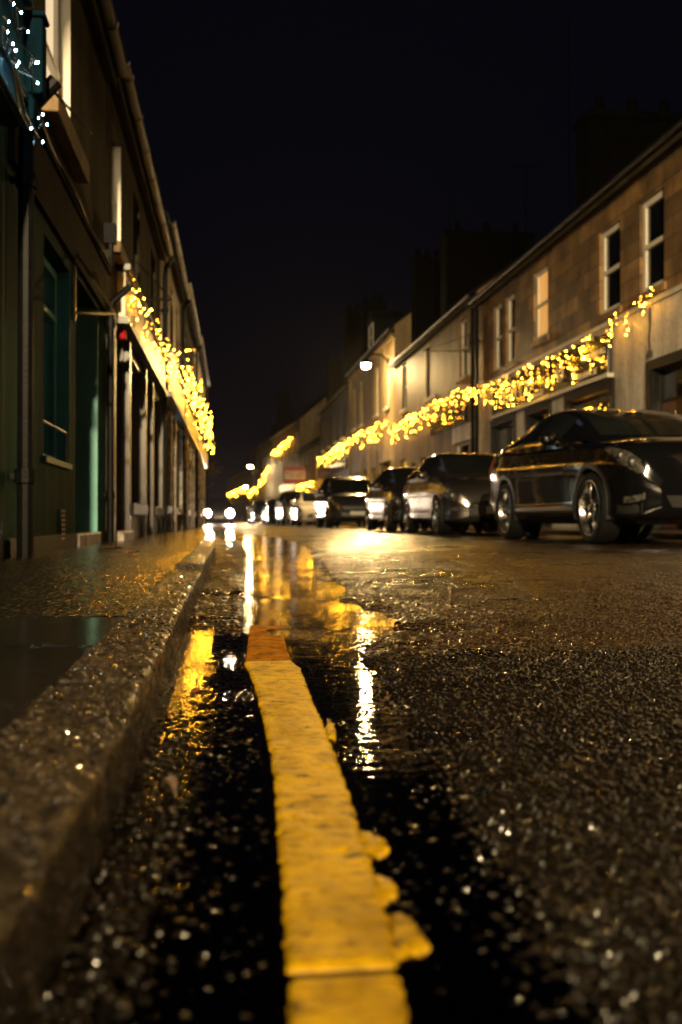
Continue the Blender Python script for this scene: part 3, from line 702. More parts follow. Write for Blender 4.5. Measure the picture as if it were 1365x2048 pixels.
    def pipe(s, u, z0, z1, r=.05, o=.1, m='iron', hopper=False):
        mb = MB(); y = u-s.u0
        mb.tube([(o*s.sx, y, z0), (o*s.sx, y, z1)], r, 10)
        for z in np.arange(z0+.4, z1, 1.5): mb.tube([(o*s.sx, y, z), (o*s.sx, y, z+.07)], r*1.35, 10); mb.box(0, o*s.sx, y-.015, y+.015, z+.02, z+.05)
        if hopper: mb.prism([(y-.04, z1), (y+.04, z1), (y+.075, z1+.16), (y-.075, z1+.16)], 0, .01*s.sx, .11*s.sx)
        else: mb.tube([(o*s.sx, y, z1), (o*s.sx*1.2, y, z1+.15), ((.22)*s.sx, y, z1+.3)], r, 10)
        return mb.build('drainpipe', M[m], s.e, smooth=False)
    def chimney(s, u, o, w, d, ztop, pots=3, z0=None, m='brick_dark'):
        mb = MB(); z0 = z0 or s.eave; y = u-s.u0
        mb.box((o-d/2)*s.sx, (o+d/2)*s.sx, y-w/2, y+w/2, z0, ztop-.18); mb.box((o-d/2-.06)*s.sx, (o+d/2+.06)*s.sx, y-w/2-.06, y+w/2+.06, ztop-.18, ztop)
        for k in range(pots):
            ox = (o-d/2+d*(k+.5)/pots)*s.sx; mb.lathe([(.0, ztop+.42), (.09, ztop+.42), (.12, ztop+.40), (.10, ztop+.30), (.13, ztop), (.13, ztop-.02)], 10, c=(ox, y, 0))
        c = mb.build('chimney', M[m], s.roof)
        return c
    def band(s, name, u0, u1, o1, z0, z1, m, o0=0.002, bevel=0, label=None):
        mb = MB(); s.bx(mb, u0, u1, o0, o1, z0, z1); return mb.build(name, M[m], s.e, bevel=bevel, label=label)
    def text(s, body, uc, z, size, out, m='letter', parent=None, name='lettering', squash=1.0, bold=0.0):
        cu = bpy.data.curves.new(name, 'FONT'); cu.body = body; cu.size = size; cu.align_x = 'CENTER'; cu.align_y = 'CENTER'; cu.extrude = .012; cu.offset = bold
        t = bpy.data.objects.new(name, cu); link(t)
        dg = bpy.context.evaluated_depsgraph_get(); me = bpy.data.meshes.new_from_object(t.evaluated_get(dg)); bpy.data.objects.remove(t)
        me.materials.clear(); me.materials.append(M[m]); o = bpy.data.objects.new(name, me); link(o); o.parent = parent or s.e
        # letters read from the street: on the right-hand side (sx<0) reading runs toward -u
        if s.sx < 0: o.rotation_euler = (PI/2, 0, -PI/2)
        else: o.rotation_euler = (PI/2, 0, PI/2)
        o.location = (out*s.sx, uc-s.u0, z); o.scale = (squash, 1, 1)
        return o

def bracket(b, u, z, reach, name='bracket', m='iron'):
    mb = MB(); y = u-b.u0
    mb.tube([(0, y, z), (reach*b.sx, y, z)], .014, 6); mb.tube([(0, y, z+.45), (reach*.95*b.sx, y, z+.02)], .010, 6); mb.box(0, .02*b.sx, y-.03, y+.03, z-.06, z+.5)
    return mb.build(name, M[m], b.e)

# ---- LEFT 0: blue shop at the frame's edge
b = Bld('blue_shop', 'teal blue painted shop at the left edge with cold white lights', 'shop', LEFT, -12, 5.08, 4.6, 'blue_dark', openings=[(.2, 3.0, .75, 1.95, .12), (-4, -1, .75, 1.95, .12)])
b.window(.2, 3.0, .75, 1.95, .12, 'black', 'lit_shop', 'blue', 0, mull=2); b.window(-4, -1, .75, 1.95, .12, 'black', 'glass', 'blue', 0, mull=2)
f = b.band('fascia', -3, 4.95, .115, 2.16, 2.78, 'blue', bevel=.01)
mb = MB(); b.bx(mb, -3.02, 4.945, .117, .145, 2.14, 2.19); b.bx(mb, -3.02, 4.945, .117, .135, 2.30, 2.325); b.bx(mb, -3.02, 4.945, .117, .16, 2.74, 2.80); mb.build('moulding', M['blue'], f, bevel=.006)
mb = MB(); b.bx(mb, 4.952, 5.07, .003, .20, 2.33, 2.70); b.bx(mb, 4.952, 5.07, .003, .16, 2.20, 2.327); b.bx(mb, 4.94, 5.075, .003, .215, 2.702, 2.73); mb.build('console', M['blue_dimmed'], b.e, bevel=.015)
b.band('plinth', -12, 4.9, .03, -.02, .26, 'plinth')
# ---- LEFT 1: green ground floor, grey above
b = Bld('green_fronted_house', 'house with sage green ground floor and grey rendered upper floor', 'house', LEFT, 5.10, 9.0, 4.30, 'green', split=2.06, wall2='grey', over=.09, rise=2.2,
        openings=[(6.08, 7.05, .64, 1.97, .14), (7.29, 8.47, .10, 2.02, .42), (6.12, 7.05, 2.80, 4.05, .12)])
f = b.window(6.08, 7.05, .64, 1.97, .09, 'green_smooth', 'glass_teal', None, .74, fw=.055)
mb = MB(); mb.tube([(-.02, 6.10-b.u0, .86), (-.02, 7.03-b.u0, .86)], .010, 6); mb.tube([(-.02, 7.0-b.u0, .65), (-.02, 7.0-b.u0, .86)], .010, 6); mb.build('rail', M['step'], f)
mb = MB(); b.bx(mb, 7.038, 7.049, -.088, -.001, .645, 1.97); mb.build('reveal', M['green_smooth'], b.e)
mb = MB(); b.bx(mb, 6.082, 7.037, -.088, .02, .61, .644); mb.build('window_sill', M['green_smooth'], b.e)
mb = MB(); b.bx(mb, 8.458, 8.469, -.41, -.001, .10, 2.02); mb.build('reveal', M['green_smooth'], b.e)
b.door(7.31, 8.45, .10, 2.0, .37, 'dark_door', fan=1.75, frame='dark_door')
b.window(6.12, 7.05, 2.80, 4.05, .075, 'pvc', 'pale_glow', None, .40, fw=.05, label='upper sash window with a pale glowing blind')  # pane emits in place of the light it reflects
mb = MB(); b.bx(mb, 7.036, 7.048, -.075, -.002, 2.80, 4.05); mb.build('reveal', M['pvc'], b.e)
b.band('window_sill', 5.98, 7.26, .10, 2.66, 2.80, 'tan', bevel=.01)
b.band('fascia', 5.14, 8.98, .03, 2.065, 2.42, 'fascia_brown'); b.band('ledge', 5.14, 8.98, .05, 2.425, 2.455, 'fascia_brown')
mb = MB(); pts = [(.06+.012*math.sin(k*.9), .08+k*.195, 2.47-.024*abs(math.sin(k*.55))) for k in range(20)]; mb.tube(pts, .013, 6); mb.build('cable', M['cable'], b.e)
b.pipe(5.20, .05, 2.2, .040, .075); b.pipe(8.80, 2.45, 2.66, .03, .06, hopper=True); b.pipe(8.90, .05, 2.02, .03, .05)
mb = MB(); mb.box(.01, .07, 8.62-b.u0, 8.70-b.u0, 2.46, 2.56); mb.build('meter_box', M['iron'], b.e)
bracket(b, 7.17, 1.72, .30, m='brass')
mb = MB()
for k in range(7): b.bx(mb, 6.60, 6.74, .004, .020, .135+k*.030, .150+k*.030)
mb.build('vent_grille', M['step'], b.e)
b.band('plinth', 5.14, 7.27, .016, -.02, .17, 'plinth'); b.band('plinth', 8.49, 8.95, .016, -.02, .17, 'plinth')
b.band('doorstep', 7.31, 8.46, .03, -.02, .165, 'step', o0=-.36, bevel=.01)
# ---- LEFT 2: cream sign shop with red alarm box
b = Bld('cream_signed_shop', 'dark fronted shop with long cream sign board under warm lights', 'shop', LEFT, 9.03, 15.55, 4.42, 'dark_door', depth=7.5, split=2.12, wall2='grey', over=.09, rise=2.2,
        openings=[(9.35, 10.35, .1, 2.06, .35), (10.7, 12.3, .45, 2.05, .25), (12.6, 13.4, .1, 2.06, .4), (13.7, 15.2, .45, 2.05, .25), (9.42, 10.15, 2.84, 4.0, .12), (11.4, 12.15, 2.84, 4.0, .12), (13.8, 14.55, 2.84, 4.0, .12)])
b.door(9.35, 10.35, .1, 2.06, .33, 'dark_door', fan=1.8); b.window(10.7, 12.3, .45, 2.05, .2, 'dark_door', 'glass', 'plinth', .8, mull=1); b.door(12.6, 13.4, .1, 2.06, .38, 'dark_door', fan=1.8); b.window(13.7, 15.2, .45, 2.05, .2, 'dark_door', 'glass', 'plinth', .8, mull=1)
b.window(9.42, 10.15, 2.84, 4.0, .08, 'pvc', 'pale_glow', 'tan', .5, fw=.05, label='upper sash window with a glowing blind'); b.window(11.4, 12.15, 2.84, 4.0, .08, 'pvc', 'glass', 'tan', .5, fw=.05); b.window(13.8, 14.55, 2.84, 4.0, .08, 'pvc', 'glass', 'tan', .5, fw=.05)
mb = MB(); b.bx(mb, 10.137, 10.149, -.078, -.002, 2.84, 4.0); mb.build('reveal', M['pvc'], b.e)
f = b.band('shop_sign', 9.75, 15.45, .09, 2.22, 2.66, 'cream_board', bevel=.01)
mb = MB(); b.bx(mb, 9.7, 15.5, .003, .13, 2.15, 2.215); b.bx(mb, 9.7, 15.5, .003, .14, 2.665, 2.72); mb.build('sign_moulding', M['trim'], f)
for u in (9.18, 10.52, 12.45, 13.55, 15.38): b.band('pilaster', u-.08, u+.08, .06, .0, 2.12, 'dark_door' if u > 9.5 else 'step')
b.band('doorstep', 9.38, 10.32, .12, -.02, .16, 'step', o0=-.3, bevel=.012); b.band('alarm_box', 9.56, 9.68, .11, 1.97, 2.06, 'alarm', o0=.02, bevel=.015)
b.pipe(15.48, .05, 4.0, .04, .08); bracket(b, 11.6, 2.8, .42); b.chimney(14.6, -1.5, .9, 2.2, 6.5)
# ---- LEFT 3: yellow sign shop
b = Bld('yellow_signed_shop', 'narrow shop with bright yellow sign board behind warm lights', 'shop', LEFT, 15.6, 21.2, 5.0, 'cream', depth=7.5, over=.12, openings=[(15.9, 17.3, .5, 2.1, .25), (17.6, 18.5, .1, 2.15, .35), (18.9, 20.8, .5, 2.1, .25), (16.3, 17.1, 3.1, 4.5, .12), (18.0, 18.8, 3.1, 4.5, .12), (19.8, 20.6, 3.1, 4.5, .12)])
b.window(15.9, 17.3, .5, 2.1, .2, 'dark_door', 'glass', 'plinth', .8); b.door(17.6, 18.5, .1, 2.15, .33, 'brown_door', fan=1.85, glassm='pale_glow'); b.window(18.9, 20.8, .5, 2.1, .04, 'white_sill', 'lit_cold', 'step', .8, mull=1, label='shop window glowing pale blue green')
for u in (16.3, 18.0, 19.8): b.window(u, u+.8, 3.1, 4.5, .08, 'pvc', 'glass', 'tan', .5)
f = b.band('shop_sign', 15.75, 21.05, .12, 2.28, 2.85, 'yellow_board', bevel=.01); mb = MB(); b.bx(mb, 15.7, 21.1, .003, .18, 2.20, 2.275); b.bx(mb, 15.7, 21.1, .003, .17, 2.855, 2.91); mb.build('sign_moulding', M['trim'], f)
b.pipe(21.1, .05, 4.6, .04, .08); b.chimney(18, -2.0, .9, 2.0, 7.4); b.chimney(21, -1.2, .9, 1.4, 7.4)
for u in (15.72, 17.45, 18.7, 21.0): b.band('pilaster', u-.07, u+.07, .07, .0, 2.15, 'step')
# ---- LEFT 4, 5: farther shops
for i, (u0, u1, ev, w, lab, sg) in enumerate(((21.25, 29, 5.4, 'grey', 'far dim house with pale ground floor posts before the oncoming headlights', 'yellow_board'), (29.05, 40, 5.7, 'cream', 'last pale house of the near left row beside the street tree', 'cream_board'))):
    ops = []; n = 4
    st = (u1-u0)/n
    for k in range(n):
        a = u0+st*k+st*.22; c = u0+st*k+st*.72
        ops += [(a, c, .5 if k % 2 else .1, 2.15, .3), (a+.2, c-.2, 3.2, 4.8, .14)]
    b = Bld('terraced_shop', lab, 'shop', LEFT, u0, u1, ev, w, depth=7.5, openings=ops, over=.12)
    for k in range(n):
        a = u0+st*k+st*.22; c = u0+st*k+st*.72
        if k % 2: b.window(a, c, .5, 2.15, .2, 'dark_door', 'glass', 'step', .8)
        else: b.door(a, c, .1, 2.15, .28, 'grey_door' if k else 'dark_door', fan=1.85)
        b.window(a+.2, c-.2, 3.2, 4.8, .09, 'pvc', 'glass', 'tan', .5)
        b.band('pilaster', u0+st*k+.05, u0+st*k+.28, .08, .0, 2.2, 'step')
    b.band('shop_sign', u0+.3, u1-.3, .12, 2.3, 2.85, sg, bevel=.01); b.pipe(u1-.15, .05, ev-.4, .04, .08); b.chimney(u1-.4, -1.2, .9, 1.6, ev+2.6)

# ---- RIGHT 1: sandstone upper floor over white shop front
b = Bld('sandstone_shop', 'sandstone house over white shop front with black lettered sign board', 'shop', RIGHT, 4, 26.0, 6.2, 'white', split=3.78, wall2='stone', rise=2.3,
        openings=[(14.15, 15.25, .1, 2.68, .3), (16.95, 19.1, .75, 2.62, .25), (20.25, 21.65, .1, 2.62, .35), (22.75, 24.5, .75, 2.62, .25), (14.85, 15.75, 4.0, 5.52, .18), (16.55, 17.5, 4.0, 5.52, .18), (20.35, 21.3, 4.2, 5.72, .18), (22.7, 23.45, 4.0, 5.66, .18), (23.75, 24.5, 4.0, 5.66, .18), (8, 9, 4.0, 5.5, .18), (11, 12, 4.0, 5.5, .18), (8, 10, .7, 2.6, .2)])
for (a, c, z0, z1) in ((14.85, 15.75, 4.0, 5.52), (16.55, 17.5, 4.0, 5.52), (22.7, 23.45, 4.0, 5.66), (23.75, 24.5, 4.0, 5.66), (8, 9, 4, 5.5), (11, 12, 4, 5.5)): b.window(a, c, z0, z1, .06, 'pvc', 'glass', 'stone', .5, fw=.10, sillout=.04)
b.window(20.35, 21.3, 4.2, 5.72, .06, 'pvc', 'lit_orange', 'stone', .5, fw=.10, sillout=.04, label='sash window glowing orange behind a curtain')
for a, c, z0, z1 in ((16.95, 19.1, .75, 2.62), (22.75, 24.5, .75, 2.62), (20.25, 21.65, .1, 2.62), (14.15, 15.25, .1, 2.68)):
    mb = MB(); w = .16; b.bx(mb, a-w, a-.001, .002, .05, z0-.02, z1+w); b.bx(mb, c+.001, c+w, .002, .05, z0-.02, z1+w); b.bx(mb, a-.001, c+.001, .002, .05, z1+.0, z1+w); b.bx(mb, c-.014, c-.001, -.3, .0015, z0, z1); mb.build('surround', M['black'], b.e)
f = b.window(16.95, 19.1, .75, 2.62, .12, 'black', 'glass', 'black', 0, mull=1); mb = MB(); b.bx(mb, 17.1, 18.6, -.5, -.49, 1.1, 2.3); mb.build('poster', M['letter'], f)
b.window(22.75, 24.5, .75, 2.62, .12, 'black', 'glass', 'black', 0, mull=1); b.door(20.25, 21.65, .1, 2.62, .3, 'black', fan=2.1); b.door(14.15, 15.25, .1, 2.68, .14, 'brown_door', fan=2.2, frame='black')
b.window(8, 10, .7, 2.6, .12, 'black', 'glass', 'black', 0)
sg = b.band('shop_sign', 16.9, 24.3, .09, 2.88, 3.52, 'fascia_black', bevel=.01)
mb = MB(); b.bx(mb, 16.85, 24.4, .003, .13, 2.80, 2.875); mb.build('sign_moulding', M['white_sill'], sg)
mb = MB(); b.bx(mb, 16.85, 24.4, .003, .16, 3.525, 3.57)
for k in range(9): b.bx(mb, 17.2+k*.85, 17.25+k*.85, .16, .23, 3.51, 3.59)
mb.build('sign_hood', M['black'], sg)
b.text('O U I T E', 22.5, 3.22, .40, .095, parent=sg, squash=1.5); b.text('U', 19.35, 3.20, .42, .095, parent=sg, squash=1.3); b.text('2', 18.6, 3.08, .32, .095, parent=sg, squash=1.3)
b.text('HOUSE', 20.85, 2.97, .13, .095, parent=sg, squash=2.2); b.text('SERVICE', 17.9, 2.99, .15, .095, parent=sg, squash=1.8); b.text('CATERING', 17.6, 3.30, .15, .095, parent=sg, squash=1.6)
b.band('stone_band', 4.02, 25.98, .05, 3.74, 3.82, 'white_sill')
mb = MB(); mb.tube([(-.03, 15.3-4, 3.7), (-.035, 15.28-4, 3.45), (-.03, 15.33-4, 3.2), (-.03, 15.3-4, 2.98)], .014, 6); mb.box(-.07, 0, 11.27, 11.33, 2.9, 3.0); mb.build('cable', M['cable'], b.e)
b.pipe(25.75, .1, 5.8, .055, .1); b.chimney(20.4, -1.9, .8, 2.2, 8.9); b.chimney(10, -2, .8, 2.2, 9.2)
# ---- RIGHT 2: cream render
b = Bld('tan_rendered_house', 'plain tan rendered house with small doors between sandstone shop and lamp house', 'house', RIGHT, 26.05, 38.4, 6.45, 'tan', rise=2.4,
        openings=[(27.0, 28.7, .6, 2.5, .15), (30.0, 31.0, .1, 2.3, .25), (32.6, 33.6, .1, 2.4, .25), (34.4, 35.3, .1, 2.3, .25), (36.1, 37.3, .1, 2.55, .2), (27.2, 28.1, 4.35, 6.0, .14), (31.3, 32.6, 4.3, 6.0, .05), (36.0, 36.9, 4.4, 6.1, .14)])
b.window(27.0, 28.7, .6, 2.5, .1, 'pvc', 'glass', 'white_sill', 0); b.door(30.0, 31.0, .1, 2.3, .2, 'black', frame='pvc', fan=1.95, glassm='step'); b.door(32.6, 33.6, .1, 2.4, .2, 'dark_door'); b.door(34.4, 35.3, .1, 2.3, .2, 'dark_door')
b.door(36.1, 37.3, .1, 2.55, .15, 'yellow_board', fan=1.2, glassm='lit_yellow', frame='yellow_board', label='doorway glowing yellow')
b.window(27.2, 28.1, 4.35, 6.0, .08, 'pvc', 'glass', 'tan', .5); b.window(36.0, 36.9, 4.4, 6.1, .08, 'pvc', 'glass', 'white_sill', .5); b.dark_back(31.3, 32.6, 4.3, 6.0, .05, 'tan', 'blind_window')
b.band('window_sill', 31.2, 32.7, .08, 4.18, 4.30, 'white_sill'); b.band('shop_sign', 27.0, 31.6, .10, 3.0, 3.5, 'fascia_black'); b.band('sign_hood', 28.3, 31.8, .2, 3.86, 3.93, 'white_sill')
b.band('white_dado', 26.1, 28.9, .012, 2.52, 2.98, 'white'); bracket(b, 26.9, 4.95, 1.3); b.pipe(26.2, .1, 6.1, .055, .1)
b.chimney(32, -1.9, .9, 2.9, 9.7); b.chimney(38, -1.2, .9, 1.1, 10.4)
# ---- RIGHT 3: tall lamp house
b = Bld('tall_rendered_house', 'tall pale house with dormer lit by the street lamp on its wall', 'house', RIGHT, 38.45, 51.4, 7.95, 'cream', rise=2.6,
        openings=[(39.6, 40.6, 4.9, 7.0, .15), (42.4, 43.4, 4.9, 7.0, .15), (47.0, 48.0, 4.9, 7.0, .15), (49.4, 50.4, 4.9, 7.0, .15), (39.4, 42.2, .1, 2.7, .5), (43.4, 44.4, .1, 2.6, .3), (45.6, 46.6, .1, 2.6, .3), (48, 50, .6, 2.6, .2)])
for u in (39.6, 42.4, 47, 49.4): b.window(u, u+1, 4.9, 7.0, .1, 'pvc', 'glass', 'white_sill', .5)
b.door(39.4, 42.2, .1, 2.7, .45, 'dark_door', frame='tan'); b.door(43.4, 44.4, .1, 2.6, .25); b.door(45.6, 46.6, .1, 2.6, .25); b.window(48, 50, .6, 2.6, .12, 'pvc', 'glass', 'white_sill', 0)
for u in (42.8, 45, 47.2, 51.2): b.band('pilaster', u-.12, u+.12, .09, .1, 7.5 if u > 51 else 3.3, 'cream')
b.band('cornice', 38.47, 51.38, .12, 7.45, 7.6, 'cream'); b.chimney(51.2, -1.2, .9, 1.2, 11.6)
mb = MB(); y0 = 47.0-b.u0; mb.box(.55*1, 1.9, y0, y0+1.5, 8.3, 9.9); mb.prism([(y0-.1, 9.9), (y0+1.6, 9.9), (y0+.75, 10.5)], 0, .45, 2.0); d = mb.build('dormer', M['slate'], b.roof)
mb = MB(); mb.box(.49, .545, y0+.15, y0+1.35, 8.5, 8.57); mb.box(.49, .545, y0+.15, y0+1.35, 9.7, 9.77); mb.box(.49, .545, y0+.15, y0+.22, 8.57, 9.7); mb.box(.49, .545, y0+1.28, y0+1.35, 8.57, 9.7); mb.box(.49, .545, y0+.22, y0+1.28, 9.1, 9.16); mb.build('dormer_window', M['pvc'], b.roof)
# ---- RIGHT 4: dark stone
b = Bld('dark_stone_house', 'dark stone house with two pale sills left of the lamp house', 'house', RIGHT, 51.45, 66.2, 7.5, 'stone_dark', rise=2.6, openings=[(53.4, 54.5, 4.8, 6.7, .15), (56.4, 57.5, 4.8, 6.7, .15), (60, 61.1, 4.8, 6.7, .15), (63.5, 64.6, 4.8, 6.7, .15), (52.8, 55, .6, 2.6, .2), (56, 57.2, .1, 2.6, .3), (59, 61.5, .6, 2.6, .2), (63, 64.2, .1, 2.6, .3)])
for u in (53.4, 56.4, 60, 63.5): b.window(u, u+1.1, 4.8, 6.7, .1, 'black', 'glass', 'white_sill', .5, sillout=.14)
b.window(52.8, 55, .6, 2.6, .12, 'black', 'glass', 'plinth', 0); b.window(59, 61.5, .6, 2.6, .12, 'black', 'lit_cold', 'plinth', 0, label='narrow shop window glowing pale green'); b.door(56, 57.2, .1, 2.6, .25); b.door(63, 64.2, .1, 2.6, .25)
b.band('shop_sign', 52.5, 65.5, .12, 3.0, 3.6, 'fascia_black'); b.chimney(55.5, -.9, 1.2, 1.3, 12.1); b.chimney(65.8, -1.2, 1, 1.6, 11)
# ---- far right houses, street bending left
spec = [(0, 9.3, 5.6, 'tan', 2.4, 'low cottage with pale skylights under the red letting board', 'cottage', 0),
        (9.4, 27, 8.0, 'cream', 3.0, 'pale gabled house with warm lights under its eaves beyond the letting board', 'house', 1),
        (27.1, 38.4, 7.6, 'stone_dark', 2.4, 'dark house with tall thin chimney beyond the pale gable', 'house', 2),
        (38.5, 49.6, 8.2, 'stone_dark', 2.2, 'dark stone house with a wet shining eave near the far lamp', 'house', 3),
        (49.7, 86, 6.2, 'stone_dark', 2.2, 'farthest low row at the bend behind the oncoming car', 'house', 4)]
for u0, u1, ev, w, rise, lab, cat, k in spec:
    n = max(2, int((u1-u0)/4)); st = (u1-u0)/n; ops = []
    for q in range(n):
        a = u0+st*q+st*.3; ops += [(a, a+1.0, .1 if q % 2 else .7, 2.5, .2), (a, a+1.0, ev-2.6, ev-.8, .15)]
    b = Bld('far_house', lab, cat, FAR, u0, u1, ev, w, rise=rise, openings=ops)
    for q in range(n):
        a = u0+st*q+st*.3
        if q % 2: b.door(a, a+1, .1, 2.5, .16, 'dark_door', handle=False)
        else: b.window(a, a+1, .7, 2.5, .1, 'pvc', 'glass', 'white_sill', .5)
        b.window(a, a+1, ev-2.6, ev-.8, .1, 'pvc', 'glass', 'white_sill', .5)
    if k == 1: b.chimney(u0+.6, -3.5, 1, 1.6, 12.2); b.band('shop_sign', u0+1, u1-6, .12, 2.7, 3.3, 'blue')
    if k == 2: b.chimney(u0+7, -2, 1, 1.3, 13.0)
    if k in (0, 3): b.chimney(u1-1, -3, 1, 1.6, ev+rise+1)

# aerials on the right roofs
def aerial(x, y, z0, z1, lab, arms=True):
    mb = MB(); mb.tube([(0, 0, 0), (0, 0, z1-z0)], .022, 6)
    if arms:
        h = z1-z0; mb.tube([(-.5, 0, h-.1), (.5, .1, h-.1)], .012, 5)
        for k in range(6): mb.tube([(-.45+k*.17, -.25, h-.1), (-.45+k*.17, .25, h-.1)], .007, 4)
    o = mb.build('aerial', M['brick_dark']); o.location = (x, y, z0); tag(o, lab, 'aerial')
aerial(7.9, 33, 8.6, 11.0, 'television aerial on the chimney of the tan house'); aerial(8.8, 27.5, 7.8, 10.5, 'thin television aerial above the sandstone shop roof end'); aerial(7.9, 21.5, 7.0, 11.6, 'tall bare aerial mast beside the sandstone shop chimney', False); aerial(9.2, 54.8, 11.5, 13.2, 'small aerial on the tall stone chimney')

# ------------------------------------------------------------------ light strings
bulb_me = {}
def bulb_mesh(mname, r):
    key = (mname, r)
    if key not in bulb_me:
        mb = MB(); mb.add([(r,0,0),(-r,0,0),(0,r,0),(0,-r,0),(0,0,r*1.4),(0,0,-r*1.4)], [(0,2,4),(2,1,4),(1,3,4),(3,0,4),(2,0,5),(1,2,5),(3,1,5),(0,3,5)]); o = mb.build('bulb', M[mname], smooth=True); bulb_me[key] = o.data; bpy.data.objects.remove(o)
    return bulb_me[key]

def icicles(side, u0, u1, zt0, zt1, drop, n, lab, out=.16, r=.0074, sag=0.0, group='icicle light strings along the street', dim=.5, spread=.10, mats=('warm_bulb', 'warm_bulb_dim'), strand=.14, back=0.0):
    x, y = side.point(u0)
    e = empty('icicle_lights', (x, y, 0), -side.ang); tag(e, lab, 'light string', group)
    L_ = u1-u0; sx = side.sx; mb = MB()
    zt = lambda t: zt0+(zt1-zt0)*t - sag*math.sin(PI*t)
    main = [((out+.02*math.sin(k*1.7))*sx, L_*k/40, zt(k/40)+.015*math.sin(k*2.3)) for k in range(41)]
    mb.tube(main, .006, 5)
    ns = max(3, int(L_/strand)); drops = []
    for k in range(ns):
        t = (k+.5)/ns; d = drop*random.choice((.35, .55, .75, 1.0)); o = out+random.uniform(-spread*.5, spread)
        drops.append((t, d, o)); mb.tube([(out*sx, L_*t, zt(t)), (o*sx, L_*t+.02, zt(t)-d*.5), (o*sx, L_*t+random.uniform(-.04, .04), zt(t)-d)], .003, 4, cap=False)
    mb.build('cable', M['cable'], e)
    tot = sum(d for _, d, _ in drops); made = 0
    while made < n:
        t, d, o = random.choices(drops, [q[1]+.12 for q in drops])[0]
        f = random.random()**1.15
        ob = bpy.data.objects.new('bulb', bulb_mesh(mats[1] if random.random() < dim else mats[0], r)); link(ob); ob.parent = e
        ob.location = ((o+random.uniform(-.03, .03))*sx, L_*t+random.uniform(-.05, .05), zt(t)-d*f+random.uniform(-.02, .02)); made += 1
    return e
icicles(RIGHT, 14.85, 16.75, 3.95, 3.72, .5, 40, 'sparse warm lights on the white wall right of the black sign', strand=.2)
icicles(RIGHT, 16.8, 20.6, 3.62, 3.62, .72, 100, 'warm lights hanging over the right half of the black sign')
icicles(RIGHT, 20.6, 24.4, 3.62, 3.68, .78, 100, 'warm lights hanging over the left half of the black sign')
icicles(RIGHT, 17.1, 18.5, 2.42, 2.44, .34, 14, 'small cluster of warm lights in the shop window above the black car', out=-.09, strand=.2, spread=.02, group='string of lights in a shop window')
icicles(RIGHT, 24.4, 27.2, 3.75, 3.85, .72, 56, 'warm lights crossing the drainpipe between sandstone shop and tan house')
icicles(RIGHT, 27.2, 32, 3.95, 4.0, .85, 92, 'dense warm lights over the tan house window')
icicles(RIGHT, 32, 38.3, 4.0, 3.95, .75, 95, 'warm lights over the small doors of the tan house', r=.011)
icicles(RIGHT, 38.5, 51.3, 4.35, 4.5, .85, 100, 'warm lights under the street lamp on the tall house', r=.014, strand=.2)
icicles(RIGHT, 51.5, 66, 4.5, 4.4, .8, 100, 'warm lights along the dark stone house', r=.016, strand=.2)
icicles(FAR, .5, 9, 3.0, 2.9, .8, 60, 'short drooping string of warm lights below the red letting board', r=.020, out=.3, strand=.25)
icicles(FAR, 13, 26, 7.0, 6.6, 1.0, 80, 'high string of warm lights under the eaves of the pale gabled house', r=.022, strand=.25)
icicles(FAR, 28, 38, 5.6, 4.3, 1.0, 60, 'steep string of warm lights right of the far lamp', r=.022, strand=.25)
icicles(FAR, 39, 50, 3.9, 3.6, 1.0, 60, 'warm lights below the far lamp beside the pale bend houses', r=.026, strand=.3)
icicles(FAR, 52, 84, 4.4, 4.2, 1.0, 80, 'farthest string of warm lights at the bend', r=.028, strand=.4)
icicles(LEFT, 9.55, 12.4, 2.56, 2.66, .46, 48, 'warm lights over the near half of the cream sign', out=.13, strand=.16, spread=.10, r=.005)
icicles(LEFT, 12.4, 15.5, 2.66, 2.72, .52, 72, 'warm lights over the far half of the cream sign', out=.17, spread=.12, r=.005)
icicles(LEFT, 15.4, 18.3, 2.95, 3.0, .72, 64, 'bright cluster of warm lights over the near half of the yellow sign', out=.30, spread=.2, r=.0058)
icicles(LEFT, 18.3, 21.3, 3.0, 3.1, .75, 64, 'bright cluster of warm lights over the far half of the yellow sign', out=.32, spread=.2, r=.0068)
icicles(LEFT, 21.3, 28, 3.1, 3.2, .85, 90, 'dense warm lights on the far dim house of the left row', out=.32, r=.009, spread=.2)
icicles(LEFT, 28, 35.5, 3.2, 3.25, .85, 90, 'last warm lights of the left row beside the street tree', out=.32, r=.010, spread=.2)
# cold white string on the blue shop
x, y = LEFT.point(4.0)
e = empty('fairy_lights', (x, y, 0), -LEFT.ang); tag(e, 'cold white fairy lights tangled on the blue sign board and drainpipe', 'light string')
CP = [(22, 85), (28, 98), (26, 97), (33, 122), (29, 129), (65, 122), (69, 122), (68, 163), (75, 226), (66, 233), (83, 246), (53, 254), (75, 281), (23, 4), (37, 21), (50, 60), (12, 60), (14, 40)]
mb = MB(); prev = None
c_, s_ = math.cos(YAW), math.sin(YAW)
loc = []
for px, py in CP:
    lx = (px-682.5)/1991; d = (lx*c_+s_, c_-lx*s_, (1041-py)/1991)
    off = .21 if py < 200 else .12
    # ray meets the facade line pushed out by off
    t = (-1.12+off)/(d[0]-.018*d[1]); loc.append((t*d[0]-x, t*d[1]-y, H+t*d[2]))
for i, p in enumerate(loc):
    ob = bpy.data.objects.new('bulb', bulb_mesh('cold_bulb', .0048)); link(ob); ob.parent = e; ob.location = p
order = sorted(range(len(loc)), key=lambda i: -loc[i][2])
for a, b2 in zip(order[:-1], order[1:]):
    p = Vector(loc[a]); q = Vector(loc[b2]); md = (p+q)/2 + Vector((-.03, random.uniform(-.03, .03), -.04)); mb.tube([p, p+Vector((-.02, 0, .02)), md, q+Vector((-.02, 0, .02)), q], .004, 5)
